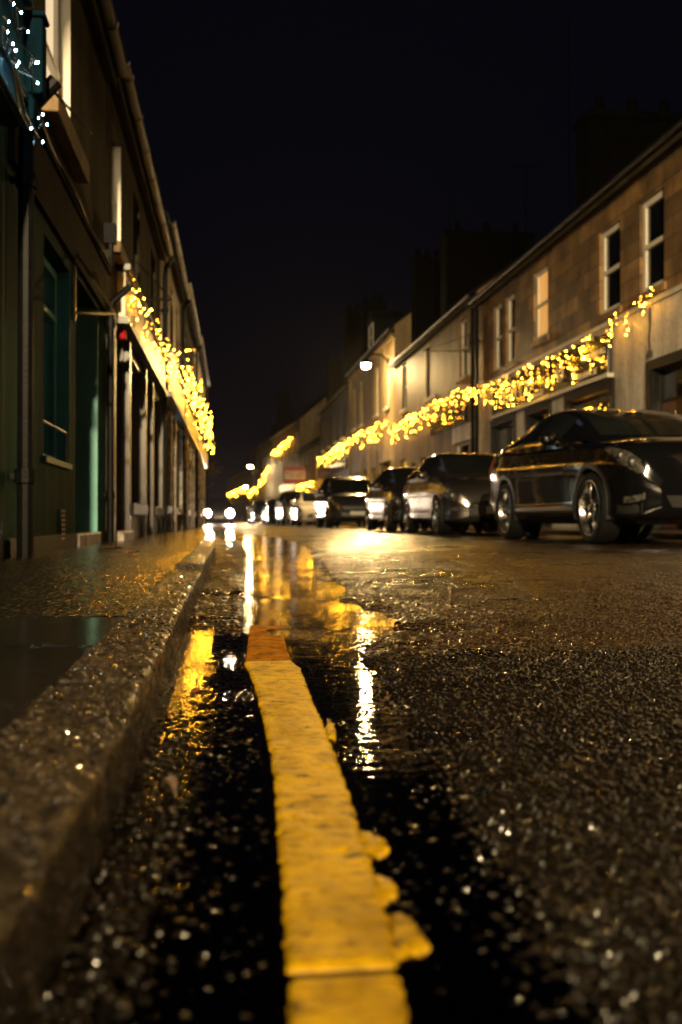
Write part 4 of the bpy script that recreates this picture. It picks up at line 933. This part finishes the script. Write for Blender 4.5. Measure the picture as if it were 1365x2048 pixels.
loop = [Vector((.24+.07*math.sin(a)*1.2, 1.45+.30*math.sin(a)+.06*math.cos(a), 2.47-.02*math.sin(a)+.02*math.cos(a))) for a in np.linspace(0, 2*PI, 24)]
mb.tube(loop, .004, 5)
mb.build('cable', M['cable'], e)

# ------------------------------------------------------------------ street lamps
def street_lamp(name, label, x, y, z, reach, sx, power, col=(1, .75, .40), group=None, wall=True, size=.34, aim=(-.6, -.35, -.7), cone=165, blend=.6):
    """wall lantern: bracket from the wall, lantern head with glowing bowl"""
    e = empty(name, (x, y, 0)); tag(e, label, 'street lamp', group)
    mb = MB()
    if wall:
        pts = [(-sx*reach, 0, z+.1), (-sx*reach*.7, 0, z+.42), (-sx*reach*.25, 0, z+.45), (0, 0, z+.2)]
        mb.tube(pts, .035, 8); mb.box(-sx*reach-.02, -sx*reach+.02, -.09, .09, z-.1, z+.3)
    else:
        mb.tube([(-sx*reach, 0, 0), (-sx*reach, 0, 1.2)], .09, 10); mb.tube([(-sx*reach, 0, 1.2), (-sx*reach, 0, z+.1), (-sx*reach*.7, 0, z+.4), (0, 0, z+.22)], .05, 8)
    mb.build('bracket' if wall else 'post', M['iron'], e)
    mb = MB(); mb.lathe([(0, z+.24), (.07, z+.22), (.20, z+.14), (size*.62, z+.06), (size*.62, z+.03), (.0, z+.045)], 16); mb.build('hood', M['iron'], e, smooth=True)
    mb = MB(); mb.lathe([(size*.55, z+.028), (size*.5, z-.06), (size*.3, z-.13), (0, z-.15)], 16); mb.build('bowl', M['street_glow'], e, smooth=True)
    l = bpy.data.lights.new('lamp_light', 'POINT'); l.energy = power; l.color = col; l.shadow_soft_size = size*.4
    lo = bpy.data.objects.new('lamp_light', l); link(lo); lo.parent = e; lo.location = (0, 0, z-.2 - size*.42)
    l.energy = min(power*(.12 if wall else .3), 650)
    l2 = bpy.data.lights.new('lamp_beam', 'SPOT'); l2.energy = power; l2.color = l.color; l2.spot_size = R(cone); l2.spot_blend = blend; l2.shadow_soft_size = size*.4
    q = bpy.data.objects.new('lamp_beam', l2); link(q); q.parent = e; q.location = lo.location; q.rotation_euler = Vector(aim).to_track_quat('-Z', 'Y').to_euler()
    return e
street_lamp('street_lamp', 'bright warm street lamp bracketed high on the tall house', 6.05, 39.75, 6.55, .93, -1, 1900, col=(1, .64, .23))
street_lamp('street_lamp', 'small distant street lamp on a post at the bend', 3.4, 98, 5.6, .4, -1, 160, wall=False, size=.42)
street_lamp('street_lamp', 'warm street lamp on a bracket above the blue shop wall', -.50, -9.0, 6.3, .78, 1, 36000, aim=(.36, .92, .14), cone=104, blend=1.0)
street_lamp('street_lamp', 'tiny low lamp over the far shops near the bend', 3.0, 99, 3.6, .3, -1, 150, size=.3)

# ------------------------------------------------------------------ letting board, tree, litter
e = empty('letting_board', (FAR.point(5.5)[0], FAR.point(5.5)[1], 0), 0); tag(e, 'red and cream TO LET board sticking out from the low cottage', 'sign')
mb = MB(); mb.box(-1.72, -.12, -.02, .02, 2.95, 4.15); mb.build('board', M['red_board'], e, bevel=.005)
mb = MB(); mb.box(-1.66, -.18, -.026, -.0205, 3.25, 3.85); pn = mb.build('panel', M['cream_board'], e)
mb = MB(); mb.tube([(-.12, 0, 2.9), (.15, 0, 2.9)], .03, 6); mb.tube([(-.12, 0, 4.05), (.15, 0, 4.05)], .03, 6); mb.tube([(-.10, .04, 2.7), (-.10, .04, 4.3)], .035, 6); mb.build('bracket', M['iron'], e)
cu = bpy.data.curves.new('lettering', 'FONT'); cu.body = 'TO LET'; cu.size = .5; cu.align_x = 'CENTER'; cu.align_y = 'CENTER'; cu.extrude = .004; cu.offset = .012
t = bpy.data.objects.new('lettering', cu); link(t); me = bpy.data.meshes.new_from_object(t.evaluated_get(bpy.context.evaluated_depsgraph_get())); bpy.data.objects.remove(t)
me.materials.clear(); me.materials.append(M['red_board']); t = bpy.data.objects.new('lettering', me); link(t); t.parent = e; t.rotation_euler = (PI/2, 0, 0); t.location = (-.92, -.031, 3.55); t.scale = (.84, 1.0, 1)

e = empty('street_tree', (-.62, 49.5, 0)); tag(e, 'small thin leafed street tree at the end of the left row', 'tree')
mb = MB(); mb.tube([(0, 0, 0), (.03, 0, 1.2), (.0, .05, 2.4), (.08, 0, 3.4)], [.09, .07, .05, .02], 8)
tips = []
for k in range(16):
    a = random.uniform(0, 2*PI); z0 = random.uniform(1.3, 3.0); ln = random.uniform(.5, 1.0); p = (ln*math.cos(a), ln*math.sin(a), z0+random.uniform(.2, .8)); mb.tube([(0.02, 0, z0), (p[0]*.5, p[1]*.5, z0+.2), p], [.025, .015, .006], 5); tips.append(((.02, 0, z0), p))
mb.build('trunk', M['bark'], e)
mb = MB()
for a, p in tips:
    for q in range(34):
        f = random.uniform(.35, 1.1); c = Vector(a).lerp(Vector(p), f) + Vector([random.gauss(0, .11) for _ in range(3)]); d = Vector([random.gauss(0, 1) for _ in range(3)]).normalized(); s1 = d.orthogonal().normalized()
        mb.add([c-d*.06, c+s1*.025, c+d*.06, c-s1*.025], [(0, 1, 2, 3)])
mb.build('crown', M['leaf'], e, recalc=False)

def leaf(px, py, z, ln, w, rot, mt, lab, curl=.006):
    x, y = gp(px, py, z); mb = MB(); g = np.zeros((9, 5, 3))
    for i in range(9):
        t = i/8; ww = w*math.sin(PI*min(1, t*.96+.03))**.7
        for j in range(5):
            s = j/2-1; g[i, j] = ((t-.5)*ln, s*ww, curl*(s*s*1.3) + curl*math.sin(t*3)+.001*math.sin(t*17+s*4))
    mb.grid(g); g2 = g.copy(); g2[:, :, 2] -= .0012; mb.grid(g2)
    o = mb.build('fallen_leaf', mt, smooth=True); o.location = (x, y, z); o.rotation_euler = (0, 0, rot); tag(o, lab, 'leaf')
leaf(340, 1585, .004, .032, .0055, 2.0, M['pale_leaf'], 'pale curled wet leaf lying in the gutter', .007)
leaf(400, 1390, .003, .032, .010, .6, M['dead_leaf'], 'reddish brown leaf lying flat in the gutter puddle', .004)
leaf(222, 1098, .085, .14, .05, .3, M['dead_leaf'], 'orange brown leaf on the pavement near the green house', .006)
leaf(265, 1106, .085, .12, .04, 1.2, M['dead_leaf'], 'small brown leaf on the pavement nearer the kerb', .006)

# ------------------------------------------------------------------ cars
def smooth_interp(xs, ys, x):
    """monotone-ish cubic (Catmull-Rom) through points"""
    xs = np.array(xs); ys = np.array(ys); m_ = np.gradient(ys, xs)
    i = np.clip(np.searchsorted(xs, x)-1, 0, len(xs)-2); h = xs[i+1]-xs[i]; t = np.clip((x-xs[i])/h, 0, 1)
    return (2*t**3-3*t**2+1)*ys[i] + (t**3-2*t**2+t)*h*m_[i] + (-2*t**3+3*t**2)*ys[i+1] + (t**3-t**2)*h*m_[i+1]

class Car:
    """front at y=0 pointing to -y, tail at y=L"""
    def __init__(s, name, label, cat, loc, rz, pm, st, cab, wheels, wr, arch=None, spokes=5, hl=None, group=None, kind='hatch', lit=False, rails=False):
        s.e = empty(name, loc, rz); tag(s.e, label, cat, group)
        s.st = st; s.cab = cab; arch = arch or wr+.055; L_ = st[-1][0]; s.L = L_
        Y = np.unique(np.concatenate([np.linspace(0, .3, 14), np.linspace(.3, L_-.3, int(L_/.045)), np.linspace(L_-.3, L_, 12)]))
        NV = 44
        V = np.linspace(0, 1, NV); P = np.zeros((len(Y), NV, 3))
        for i, y in enumerate(Y): P[i] = s.ring(y, V)
        # wheel arches: cut and snap
        zc = wr-.01
        keep = np.ones((len(Y)-1, NV-1), bool)
        for wy in wheels:
            d = np.sqrt((P[:, :, 1]-wy)**2 + (P[:, :, 2]-zc)**2); ins = (d < arch) & (P[:, :, 0] > .45) & (P[:, :, 2] < zc+arch+.05)
            cnt = ins[:-1, :-1].astype(int)+ins[1:, :-1]+ins[:-1, 1:]+ins[1:, 1:]
            keep &= cnt < 4
            cell = (cnt > 0) & (cnt < 4)
            tch = np.zeros_like(ins); tch[:-1, :-1] |= cell; tch[1:, :-1] |= cell; tch[:-1, 1:] |= cell; tch[1:, 1:] |= cell
            mv = tch & ins; k = arch/np.maximum(d, 1e-6)
            P[:, :, 1] = np.where(mv, wy+(P[:, :, 1]-wy)*k, P[:, :, 1]); P[:, :, 2] = np.where(mv, zc+(P[:, :, 2]-zc)*k, P[:, :, 2])
        mb = MB(); Q = P.copy(); Q[:, :, 0] *= -1
        mb.grid(P, keep); mb.grid(Q, keep)
        for i in (0, len(Y)-1):
            n = [tuple(p) for p in P[i]] + [tuple(p) for p in Q[i][::-1]]; mb.add(n, [tuple(range(len(n)))])
        s.body = mb.build('body', pm, s.e, smooth=True)
        # cabin shell
        yc = np.array([c[0] for c in cab]); Yc = np.linspace(yc[0], yc[-1], 56); NC = 30; VC = np.linspace(0, 1, NC)
        C = np.stack([s.cring(y, VC) for y in Yc]); D = C.copy(); D[:, :, 0] *= -1
        mb = MB(); mb.grid(C); mb.grid(D); s.roof = mb.build('roof', pm, s.e, smooth=True)
        s.wheels(wheels, wr, spokes)
        w0 = max(a[1] for a in st)
        for wy in wheels:
            for sx in (-1, 1):
                mb = MB(); n = 20; ring = []
                for q in range(n+1):
                    a = -.25+(PI+.5)*q/n; ring.append((wy+arch*math.cos(a), zc+arch*math.sin(a)))
                vs = [(sx*(w0-.02-.045*0), y, z) for y, z in ring] + [(sx*(w0-.36), y, z) for y, z in ring]
                mb.add(vs, [(q, q+1, n+1+q+1, n+1+q) for q in range(n)] + [tuple(range(n+1, 2*n+2))]); mb.build('wheel_arch', M['liner'], s.e, recalc=False)
                if kind == 'suv':
                    g = np.zeros((n+1, 3, 3))
                    for q, (y, z) in enumerate(ring):
                        yy = y; a = math.atan2(z-zc, y-wy)
                        for j, rr in enumerate((arch-.012, arch+.02, arch+.05)):
                            Yp = wy+rr*math.cos(a); Zp = zc+rr*math.sin(a); xs = s.side_x(Yp, Zp)
                            g[q, j] = (sx*(xs+(.012 if j == 1 else .004)), Yp, Zp)
                    mb = MB(); mb.grid(g); mb.build('arch_trim', M['trim'], s.e, smooth=True)
        mb = MB(); wl = w0-.30
        mb.box(-wl, wl, .35, L_-.35, .2, .42); mb.build('underbody', M['liner'], s.e)
    def par(s, y):
        ys = [a[0] for a in s.st]; return [float(smooth_interp(ys, [a[k] for a in s.st], y)) for k in range(1, 5)]
    def ring(s, y, V):
        w, zb, zs, zt = s.par(y); hh = zs-zb
        pts = np.array([(0, zb-.0), (w*.80, zb), (w*.95, zb+.03*hh/.7), (w*.985, zb+.14*hh), (w*.978, zb+.32*hh), (w*.985, zb+.56*hh), (w*1.0, zb+.73*hh), (w*.972, zb+.86*hh), (w*.935, zb+1.0*hh), (w*.86, zb+hh+.35*(zt-zs)), (w*.55, zb+hh+.80*(zt-zs)), (0, zt)])
        t = np.array([0, .10, .15, .24, .34, .48, .60, .69, .76, .82, .91, 1.0])
        return np.stack([smooth_interp(t, pts[:, 0], V), np.full_like(V, y), smooth_interp(t, pts[:, 1], V)], -1)
    def side_x(s, y, z):
        y = min(max(y, .0), s.L); V = np.linspace(.14, .76, 60); r = s.ring(y, V); return float(np.interp(z, r[:, 2], r[:, 0]))
    def cpar(s, y):
        ys = [a[0] for a in s.cab]; return [float(smooth_interp(ys, [a[k] for a in s.cab], y)) for k in range(1, 5)]
    def cring(s, y, V):
        wb, zb, wr, zr = s.cpar(y); h = max(zr-zb, .002)
        pts = np.array([(wb, zb-.02), (wb-.02*(wb-wr)*2, zb+.25*h), (wb-(wb-wr)*.72, zb+.72*h), (wr, zb+.93*h), (wr*.80, zb+.99*h), (wr*.4, zb+1.012*h), (0, zb+1.018*h)])
        t = np.array([0, .18, .40, .55, .68, .84, 1.0])
        return np.stack([smooth_interp(t, pts[:, 0], V), np.full_like(V, y), smooth_interp(t, pts[:, 1], V)], -1)
    def cpatch(s, name, y0, y1, v0, v1, m, both=True, ny=20, nv=12, off=.006, slant=(0, 0), mirror_join=False, label=None):
        """glass patch on the cabin surface"""
        a = np.linspace(0, 1, ny); V = np.linspace(v0, v1, nv); g = np.zeros((ny, nv, 3))
        for j, v in enumerate(V):
            tv = (v-v0)/(v1-v0); ya = y0+slant[0]*tv; yb = y1+slant[1]*tv
            for i, t in enumerate(a):
                y = ya+(yb-ya)*t; e_ = .004
                p = s.cring(y, np.array([v]))[0]; pu = s.cring(y+e_, np.array([v]))[0]-s.cring(y-e_, np.array([v]))[0]; pv = s.cring(y, np.array([min(v+e_, 1)]))[0]-s.cring(y, np.array([v-e_]))[0]
                nn = np.cross(pu, pv); nn /= max(np.linalg.norm(nn), 1e-9)
                if nn[2] < 0 and abs(nn[2]) > .3: nn = -nn
                if nn[0] < 0 and p[0] > .3 and abs(nn[0]) > .3: nn = -nn
                g[i, j] = p+nn*off
        out = []
        g2 = g.copy(); g2[:, :, 0] *= -1
        if mirror_join:
            mb = MB(); mb.grid(g); mb.grid(g2); return [mb.build(name, m, s.e, smooth=True)]
        for q in (g, g2):
            mb = MB(); mb.grid(q); out.append(mb.build(name, m, s.e, smooth=True, label=label))
        return out
    def bpatch(s, name, y0, y1, zlo, zhi, m, off=.008, ny=14, nz=7, sides=(1, -1), parent=None):
        """patch on the body side between the functions zlo(y), zhi(y)"""
        res = []
        for sx in sides:
            g = np.zeros((ny, nz, 3))
            for i, y in enumerate(np.linspace(y0, y1, ny)):
                for j, t in enumerate(np.linspace(0, 1, nz)):
                    z = zlo(y)+(zhi(y)-zlo(y))*t; bul = math.sin(PI*min(max(t, .0), 1))**.5*math.sin(PI*(i/(ny-1)))**.4
                    g[i, j] = (sx*(s.side_x(y, z)+off*bul), y-off*.6*bul if y < .4 else y, z)
            mb = MB(); mb.grid(g); res.append(mb.build(name, m, parent or s.e, smooth=True))
        return res
    def wheels(s, wys, wr, spokes):
        w0 = max(a[1] for a in s.st); proto = None
        for wy in wys:
            for sx in (-1, 1):
                e = bpy.data.objects.new('wheel', None); link(e); e.parent = s.e; e.location = (sx*(w0-.125), wy, wr); e.empty_display_size = .1
                if sx > 0: e.rotation_euler = (0, 0, PI)
                # outward is local -x for sx=-1
                if proto:
                    for q in proto:
                        c = q.copy(); link(c); c.parent = e
                    continue
                mb = MB(); R2 = wr; ri = wr*.77
                mb.lathe([(ri, -.105), (ri+.03, -.118), (R2-.03, -.115), (R2-.006, -.095), (R2, -.07), (R2, .07), (R2-.006, .095), (R2-.03, .112), (ri, .105)], 44, axis=0); ty = mb.build('tyre', M['tyre'], e, smooth=True)
                mb = MB(); mb.lathe([(ri+.002, -.112), (ri-.012, -.118), (ri-.022, -.104), (ri-.026, .08)], 44, axis=0)
                for k in range(spokes):
                    for dd in (-.11, .11):
                        a = 2*PI*k/spokes+.3; rim = (ri-.015); a2 = a+dd*1.5; a1 = a+dd*.5
                        p0 = (-.085, .045*math.cos(a1), .045*math.sin(a1)); p1 = (-.098, rim*.55*math.cos(a+dd*.7), rim*.55*math.sin(a+dd*.7)); p2 = (-.105, rim*math.cos(a2), rim*math.sin(a2))
                        mb.tube([p0, p1, p2], [.016, .011, .009], 6)
                mb.lathe([(0, -.105), (.035, -.104), (.06, -.092), (.065, -.06)], 16, axis=0)
                rm = mb.build('rim', M['alloy'], e, smooth=True)
                mb = MB(); mb.lathe([(.03, -.03), (ri*.8, -.03), (ri*.8, -.01), (.03, -.01)], 28, axis=0); bd = mb.build('brake_disc', M['alloy_dark'], e)
                proto = [ty, rm, bd]
    def mirrors(s, y, z, x, pm):
        for sx in (-1, 1):
            mb = MB(); mb.ball((sx*(x+.10), y, z+.05), .11, 14, 9, (.95, .6, .72)); mb.tube([(sx*(x-.03), y+.02, z-.03), (sx*(x+.06), y+.01, z+.0)], .025, 8); mb.build('mirror', pm, s.e, smooth=True)
    def handles(s, ys, zf, m):
        for y in ys:
            for sx in (-1, 1):
                z = zf; x = s.side_x(y, z); mb = MB(); mb.tube([(sx*x, y-.10, z), (sx*(x+.032), y-.07, z+.004), (sx*(x+.032), y+.07, z+.004), (sx*x, y+.10, z)], .013, 6); mb.build('door_handle', m, s.e, smooth=True)
    def plate(s, z, y=-.015, txt=None):
        mb = MB(); mb.box(-.26, .26, y-.012, y, z-.055, z+.055); p = mb.build('number_plate', M['plate'], s.e, bevel=.004)
    def seam(s, ys, z0f, z1f):
        for y in ys:
            for sx in (-1, 1):
                mb = MB(); g = np.zeros((16, 2, 3))
                for i, t in enumerate(np.linspace(0, 1, 16)):
                    z = z0f+(z1f-z0f)*t
                    for j, dy in enumerate((-.004, .004)): g[i, j] = (sx*(s.side_x(y, z)+.0025), y+dy, z)
                mb.grid(g); mb.build('door_seam', M['liner'], s.e)

CG = 'cars parked nose to tail along the far kerb'
# stations: y, half width, bottom, shoulder, top
SUV_ST = [(0, .60, .34, .62, .68), (.05, .74, .27, .78, .86), (.13, .83, .24, .88, .96), (.30, .905, .24, .95, 1.03), (.6, .945, .25, .985, 1.075), (1.0, .955, .26, 1.0, 1.10), (1.45, .96, .27, 1.03, 1.13), (2.1, .96, .28, 1.05, 1.10), (3.4, .96, .28, 1.09, 1.12), (4.1, .95, .30, 1.12, 1.16), (4.5, .89, .38, 1.10, 1.15), (4.68, .80, .48, .98, 1.02), (4.72, .70, .55, .88, .92)]
SUV_CAB = [(1.30, .84, 1.07, .62, 1.085), (1.5, .87, 1.06, .62, 1.21), (1.75, .895, 1.055, .62, 1.35), (2.05, .91, 1.06, .62, 1.465), (2.3, .915, 1.065, .62, 1.525), (2.7, .915, 1.07, .62, 1.555), (3.1, .91, 1.08, .61, 1.545), (3.5, .90, 1.09, .59, 1.49), (3.9, .88, 1.10, .57, 1.41), (4.25, .85, 1.11, .55, 1.28), (4.52, .80, 1.11, .54, 1.15)]
HAT_ST = [(0, .55, .30, .50, .56), (.04, .69, .24, .63, .70), (.12, .78, .21, .72, .79), (.30, .85, .2, .80, .87), (.6, .885, .2, .86, .95), (.95, .895, .21, .89, .99), (1.25, .90, .22, .91, 1.01), (2.0, .90, .23, .93, .97), (3.0, .90, .23, .95, .98), (3.6, .89, .25, .97, 1.0), (3.95, .84, .32, .96, 1.0), (4.15, .76, .42, .86, .9), (4.22, .66, .5, .76, .8)]
HAT_CAB = [(1.05, .78, .95, .58, .965), (1.3, .82, .935, .58, 1.11), (1.6, .85, .93, .58, 1.27), (1.85, .86, .935, .58, 1.385), (2.1, .86, .94, .58, 1.44), (2.5, .86, .945, .575, 1.465), (3.0, .855, .955, .565, 1.45), (3.4, .84, .965, .55, 1.40), (3.75, .81, .975, .54, 1.27), (4.02, .77, .98, .54, 1.05)]
TAL_ST = [(0, .60, .34, .66, .72), (.05, .74, .27, .80, .88), (.13, .82, .24, .90, .97), (.30, .89, .24, .97, 1.04), (.6, .915, .25, 1.01, 1.09), (1.0, .92, .26, 1.02, 1.11), (1.35, .925, .27, 1.04, 1.13), (2.1, .925, .28, 1.06, 1.10), (3.4, .925, .28, 1.08, 1.1), (4.0, .91, .30, 1.09, 1.12), (4.3, .86, .38, 1.07, 1.1), (4.42, .78, .48, .95, .98)]
TAL_CAB = [(1.15, .82, 1.07, .64, 1.085), (1.4, .86, 1.06, .64, 1.24), (1.7, .88, 1.06, .65, 1.45), (1.95, .89, 1.06, .66, 1.58), (2.3, .89, 1.07, .66, 1.66), (2.9, .89, 1.07, .66, 1.68), (3.5, .88, 1.08, .65, 1.65), (3.9, .87, 1.09, .63, 1.55), (4.2, .84, 1.09, .62, 1.3), (4.36, .8, 1.09, .62, 1.12)]

def dress(c, kind, pm, hl_z=None, lensm='lens', emit=False):
    W = max(a[1] for a in c.st)
    cab = c.cab; y0 = cab[0][0]
    if kind == 'suv':   wsr = (y0+.10, 2.12); side = [(1.72, 2.62, (.22, .0)), (2.70, 3.42, (0, -.05)), (3.50, 3.98, (0, -.22))]; rw = (3.62, 4.40)
    elif kind == 'hat': wsr = (y0+.10, 1.93); side = [(1.45, 2.30, (.22, 0)), (2.38, 3.12, (0, -.06)), (3.20, 3.52, (0, -.12))]; rw = (3.45, 3.95)
    else:               wsr = (y0+.10, 1.90); side = [(1.50, 2.35, (.22, 0)), (2.43, 3.30, (0, -.02)), (3.38, 3.85, (0, -.08))]; rw = (3.72, 4.28)
    c.cpatch('windscreen', wsr[0], wsr[1], .575, 1.0, M['car_glass'], mirror_join=True)
    c.cpatch('rear_window', rw[0], rw[1], .575, 1.0, M['car_glass'], mirror_join=True)
    for a, b2, sl in side: c.cpatch('side_window', a, b2, .09, .50, M['car_glass'], slant=sl)
    zs = lambda y: c.par(y)[2]
    top = lambda y: zs(y)-.03; bot = lambda y: zs(y)-.03-.135*min(1, max(.25, (.62-y)/.40)) if y > .1 else zs(y)-.155
    hl = c.bpatch('headlight', .045, .56, bot, top, M[lensm], off=.012)
    for sx, h in zip((1, -1), hl):
        for yy, r in ((.13, .05), (.27, .042)):
            mb = MB(); zc = (top(yy)+bot(yy))/2; x = c.side_x(yy, zc); mb.lathe([(0, -.012), (r*.6, -.014), (r, -.002), (r*1.12, .004), (r*1.15, .02)], 16, c=(sx*(x-.01), yy-.02, zc), axis=1)
            mb.build('reflector', M['alloy_dark'], h, smooth=True)
    mb = MB(); z1 = c.par(.0)[2]
    # grille and lower intake
    g = []
    if kind == 'suv':
        for sx in (-1, 1):
            mb = MB(); pr = [(sx*.05, .50), (sx*.05, .74), (sx*.10, .78), (sx*.25, .77), (sx*.30, .72), (sx*.27, .54), (sx*.20, .49)]
            ring = pr + pr[:1]; mb.tube([(x, -.02 + .0*z, z) for x, z in ring], .014, 6); gr = mb.build('grille', M['chrome'], c.e, smooth=True)
            mb = MB(); mb.prism(pr, 1, -.012, .01)
            for k in range(7): mb.box(sx*(.075+k*.03)-.005, sx*(.075+k*.03)+.005, -.022, -.012, .52, .75)
            mb.build('slats', M['trim'], gr)
    else:
        mb = MB(); z = z1-.05; mb.prism([(-.42, z-.03), (.42, z-.03), (.50, z+.045), (-.50, z+.045)], 1, -.012, .02)
        for k in range(3): mb.box(-.4, .4, -.018, -.012, z-.02+k*.022, z-.012+k*.022)
        mb.build('grille', M['trim'], c.e)
        mb = MB(); mb.tube([(-.52, -.006, z+.055), (0, -.02, z+.058), (.52, -.006, z+.055)], .010, 6); mb.build('chrome_strip', M['chrome'], c.e)
    mb = MB(); zl = c.par(.0)[1]; mb.prism([(-.48, zl+.02), (.48, zl+.02), (.54, zl+.13), (-.54, zl+.13)], 1, -.010, .03); mb.build('intake', M['trim'], c.e)
    mid = lambda y: c.par(y)[1]+.20
    fl = c.bpatch('fog_light', .05, .22, lambda y: mid(y)-.03, lambda y: mid(y)+.03, M['lens'], off=.008, ny=8, nz=4)
    c.bpatch('bumper_vent', .06, .30, lambda y: c.par(y)[1]+.04, lambda y: c.par(y)[1]+.145, M['trim'], off=.004, ny=8, nz=4)
    c.bpatch('tail_light', c.L-.42, c.L-.07, lambda y: zs(y)-.22, lambda y: zs(y)-.06, M['alarm'], off=.008)
    ym = side[0][0]+.12; c.mirrors(ym, zs(ym)+.05, c.par(ym)[0]*.96, pm if kind != 'x' else M['trim'])
    c.handles((side[0][1]-.14, side[1][1]-.10), zs(2.4)-.13, pm)
    c.seam((side[0][0]-.15, side[0][1]+.04, side[1][1]+.02), .34, zs(2.4)-.02)
    c.bpatch('sill_trim', .98+.28, c.st[-1][0]-1.45, lambda y: .30, lambda y: .40, M['trim'] , off=.012, ny=10, nz=4)
    c.plate(.46 if kind != 'hat' else .40)

def car(label, x, y, kind, pm, rz=0.0, cat='car', group=CG, spokes=5):
    st, cab, wh, wr = {'suv': (SUV_ST, SUV_CAB, (.86, 3.70), .365), 'hat': (HAT_ST, HAT_CAB, (.83, 3.45), .315), 'tal': (TAL_ST, TAL_CAB, (.84, 3.50), .345)}[kind]
    W = max(a[1] for a in st)
    c = Car('parked_car', label, cat, (x+W, y, float(road_z(np.array([[x+W*.5]]), np.array([[max(y, 3)]]), False)[0, 0])), rz, pm, st, cab, wh, wr, kind=kind, spokes=spokes, group=group)
    dress(c, kind, pm); return c
c = car('glossy black coupe style four by four nearest the camera on the right', 3.72, 8.75, 'suv', P_BLACK, rz=R(.6))
c.bpatch('side_strip', 1.35, 3.25, lambda y: .415, lambda y: .44, M['chrome'], off=.012, ny=12, nz=3)
car('graphite hatchback with its side shining pink in the headlights, behind the black car', 3.62, 15.35, 'hat', P_GREY, rz=R(-.2))
car('dark brown small hatchback behind the graphite hatchback', 3.62, 20.15, 'hat', P_DARK, rz=R(.3))
car('charcoal tall family car facing with wide front, behind the dark hatchback', 3.42, 30.0, 'tal', P_CHAR, rz=R(.4))
car('white car partly hidden behind the charcoal tall car', 3.35, 40.5, 'hat', P_WHITE, rz=R(.5))
car('silver car beyond the white car with a blazing wet side', 3.15, 47.2, 'tal', P_SILV, rz=R(1))
car('navy car two beyond the white car with a blazing wet side', 2.75, 53.2, 'hat', P_BLUE, rz=R(1.5))
car('farthest parked silver hatchback before the bend', 2.2, 59.5, 'hat', P_SILV, rz=R(2))
# car coming toward the camera with headlamps on
st, cab, wh, wr = TAL_ST, TAL_CAB, (.84, 3.5), .345
oc = Car('oncoming_car', 'dark car driving toward the camera with both headlights blazing', 'car', (.22, 61.5, 0), 0, P_CHAR, st, cab, wh, wr, kind='tal')
dress(oc, 'tal', P_CHAR)
for sx in (-1, 1):
    mb = MB(); mb.lathe([(0, -.05), (.11, -.045), (.20, -.02), (.22, .02)], 20, c=(sx*.70, -.01, .70), axis=1); mb.build('headlight', M['head_lamp'], oc.e, smooth=True, label='headlight switched on')
    sp_ = bpy.data.lights.new('headlamp_spot', 'SPOT'); sp_.energy = 620; sp_.color = (1, .70, .48); sp_.spot_size = R(70); sp_.spot_blend = .8; sp_.shadow_soft_size = .08
    so = bpy.data.objects.new('headlamp_spot', sp_); link(so); so.parent = oc.e; so.location = (sx*.70, -.10, .70); so.rotation_euler = (R(90-1.0), 0, PI)

# ------------------------------------------------------------------ rain haze in the street
mb = MB(); mb.box(-60, 60, -35, 330, -1.2, 20); hz = MB.build(mb, 'haze', M['black'])
m = bpy.data.materials.new('rain_haze'); m.use_nodes = True; nt = m.node_tree; nt.nodes.remove(nt.nodes['Principled BSDF'])
pv = nt.nodes.new('ShaderNodeVolumePrincipled'); pv.inputs['Color'].default_value = (.9, .9, .92, 1); pv.inputs['Density'].default_value = HAZE; pv.inputs['Anisotropy'].default_value = .7
nt.links.new(pv.outputs[0], nt.nodes['Material Output'].inputs['Volume']); hz.data.materials[0] = m
tag(hz, 'thin rain haze hanging over the street', 'haze', kind='stuff')

# ------------------------------------------------------------------ sky, faint night light
w = bpy.data.worlds.new('World'); scene.world = w; w.use_nodes = True
nt = w.node_tree; bg = nt.nodes['Background']; sky = nt.nodes.new('ShaderNodeTexSky'); sky.sky_type = 'NISHITA'; sky.sun_disc = False; sky.sun_elevation = R(-6); sky.sun_rotation = R(200); sky.air_density = 1.5; sky.ozone_density = 2
ad = nt.nodes.new('ShaderNodeMixRGB'); ad.blend_type = 'ADD'; ad.inputs[0].default_value = 1; ad.inputs[2].default_value = (.015, .015, .034, 1); nt.links.new(sky.outputs[0], ad.inputs[1]); nt.links.new(ad.outputs[0], bg.inputs['Color']); bg.inputs['Strength'].default_value = .10
sun = bpy.data.lights.new('moon', 'SUN'); sun.energy = .004; sun.angle = R(10); sun.color = (.6, .7, 1); so = link(bpy.data.objects.new('moon', sun)); so.rotation_euler = (R(50), 0, R(200))

# ------------------------------------------------------------------ render settings
scene.view_settings.view_transform = 'Standard'; scene.view_settings.look = 'None'; scene.view_settings.exposure = 0; scene.view_settings.gamma = 1
cy = scene.cycles; cy.use_denoising = True; cy.use_adaptive_sampling = False; cy.max_bounces = 6; cy.volume_bounces = 0; cy.diffuse_bounces = 2; cy.glossy_bounces = 3; cy.transparent_max_bounces = 6; cy.sample_clamp_indirect = 4; cy.sample_clamp_direct = 0
cy.caustics_reflective = False; cy.caustics_refractive = False; cy.use_light_tree = True; cy.blur_glossy = .3
try: cy.denoiser = 'OPENIMAGEDENOISE'
except Exception: pass
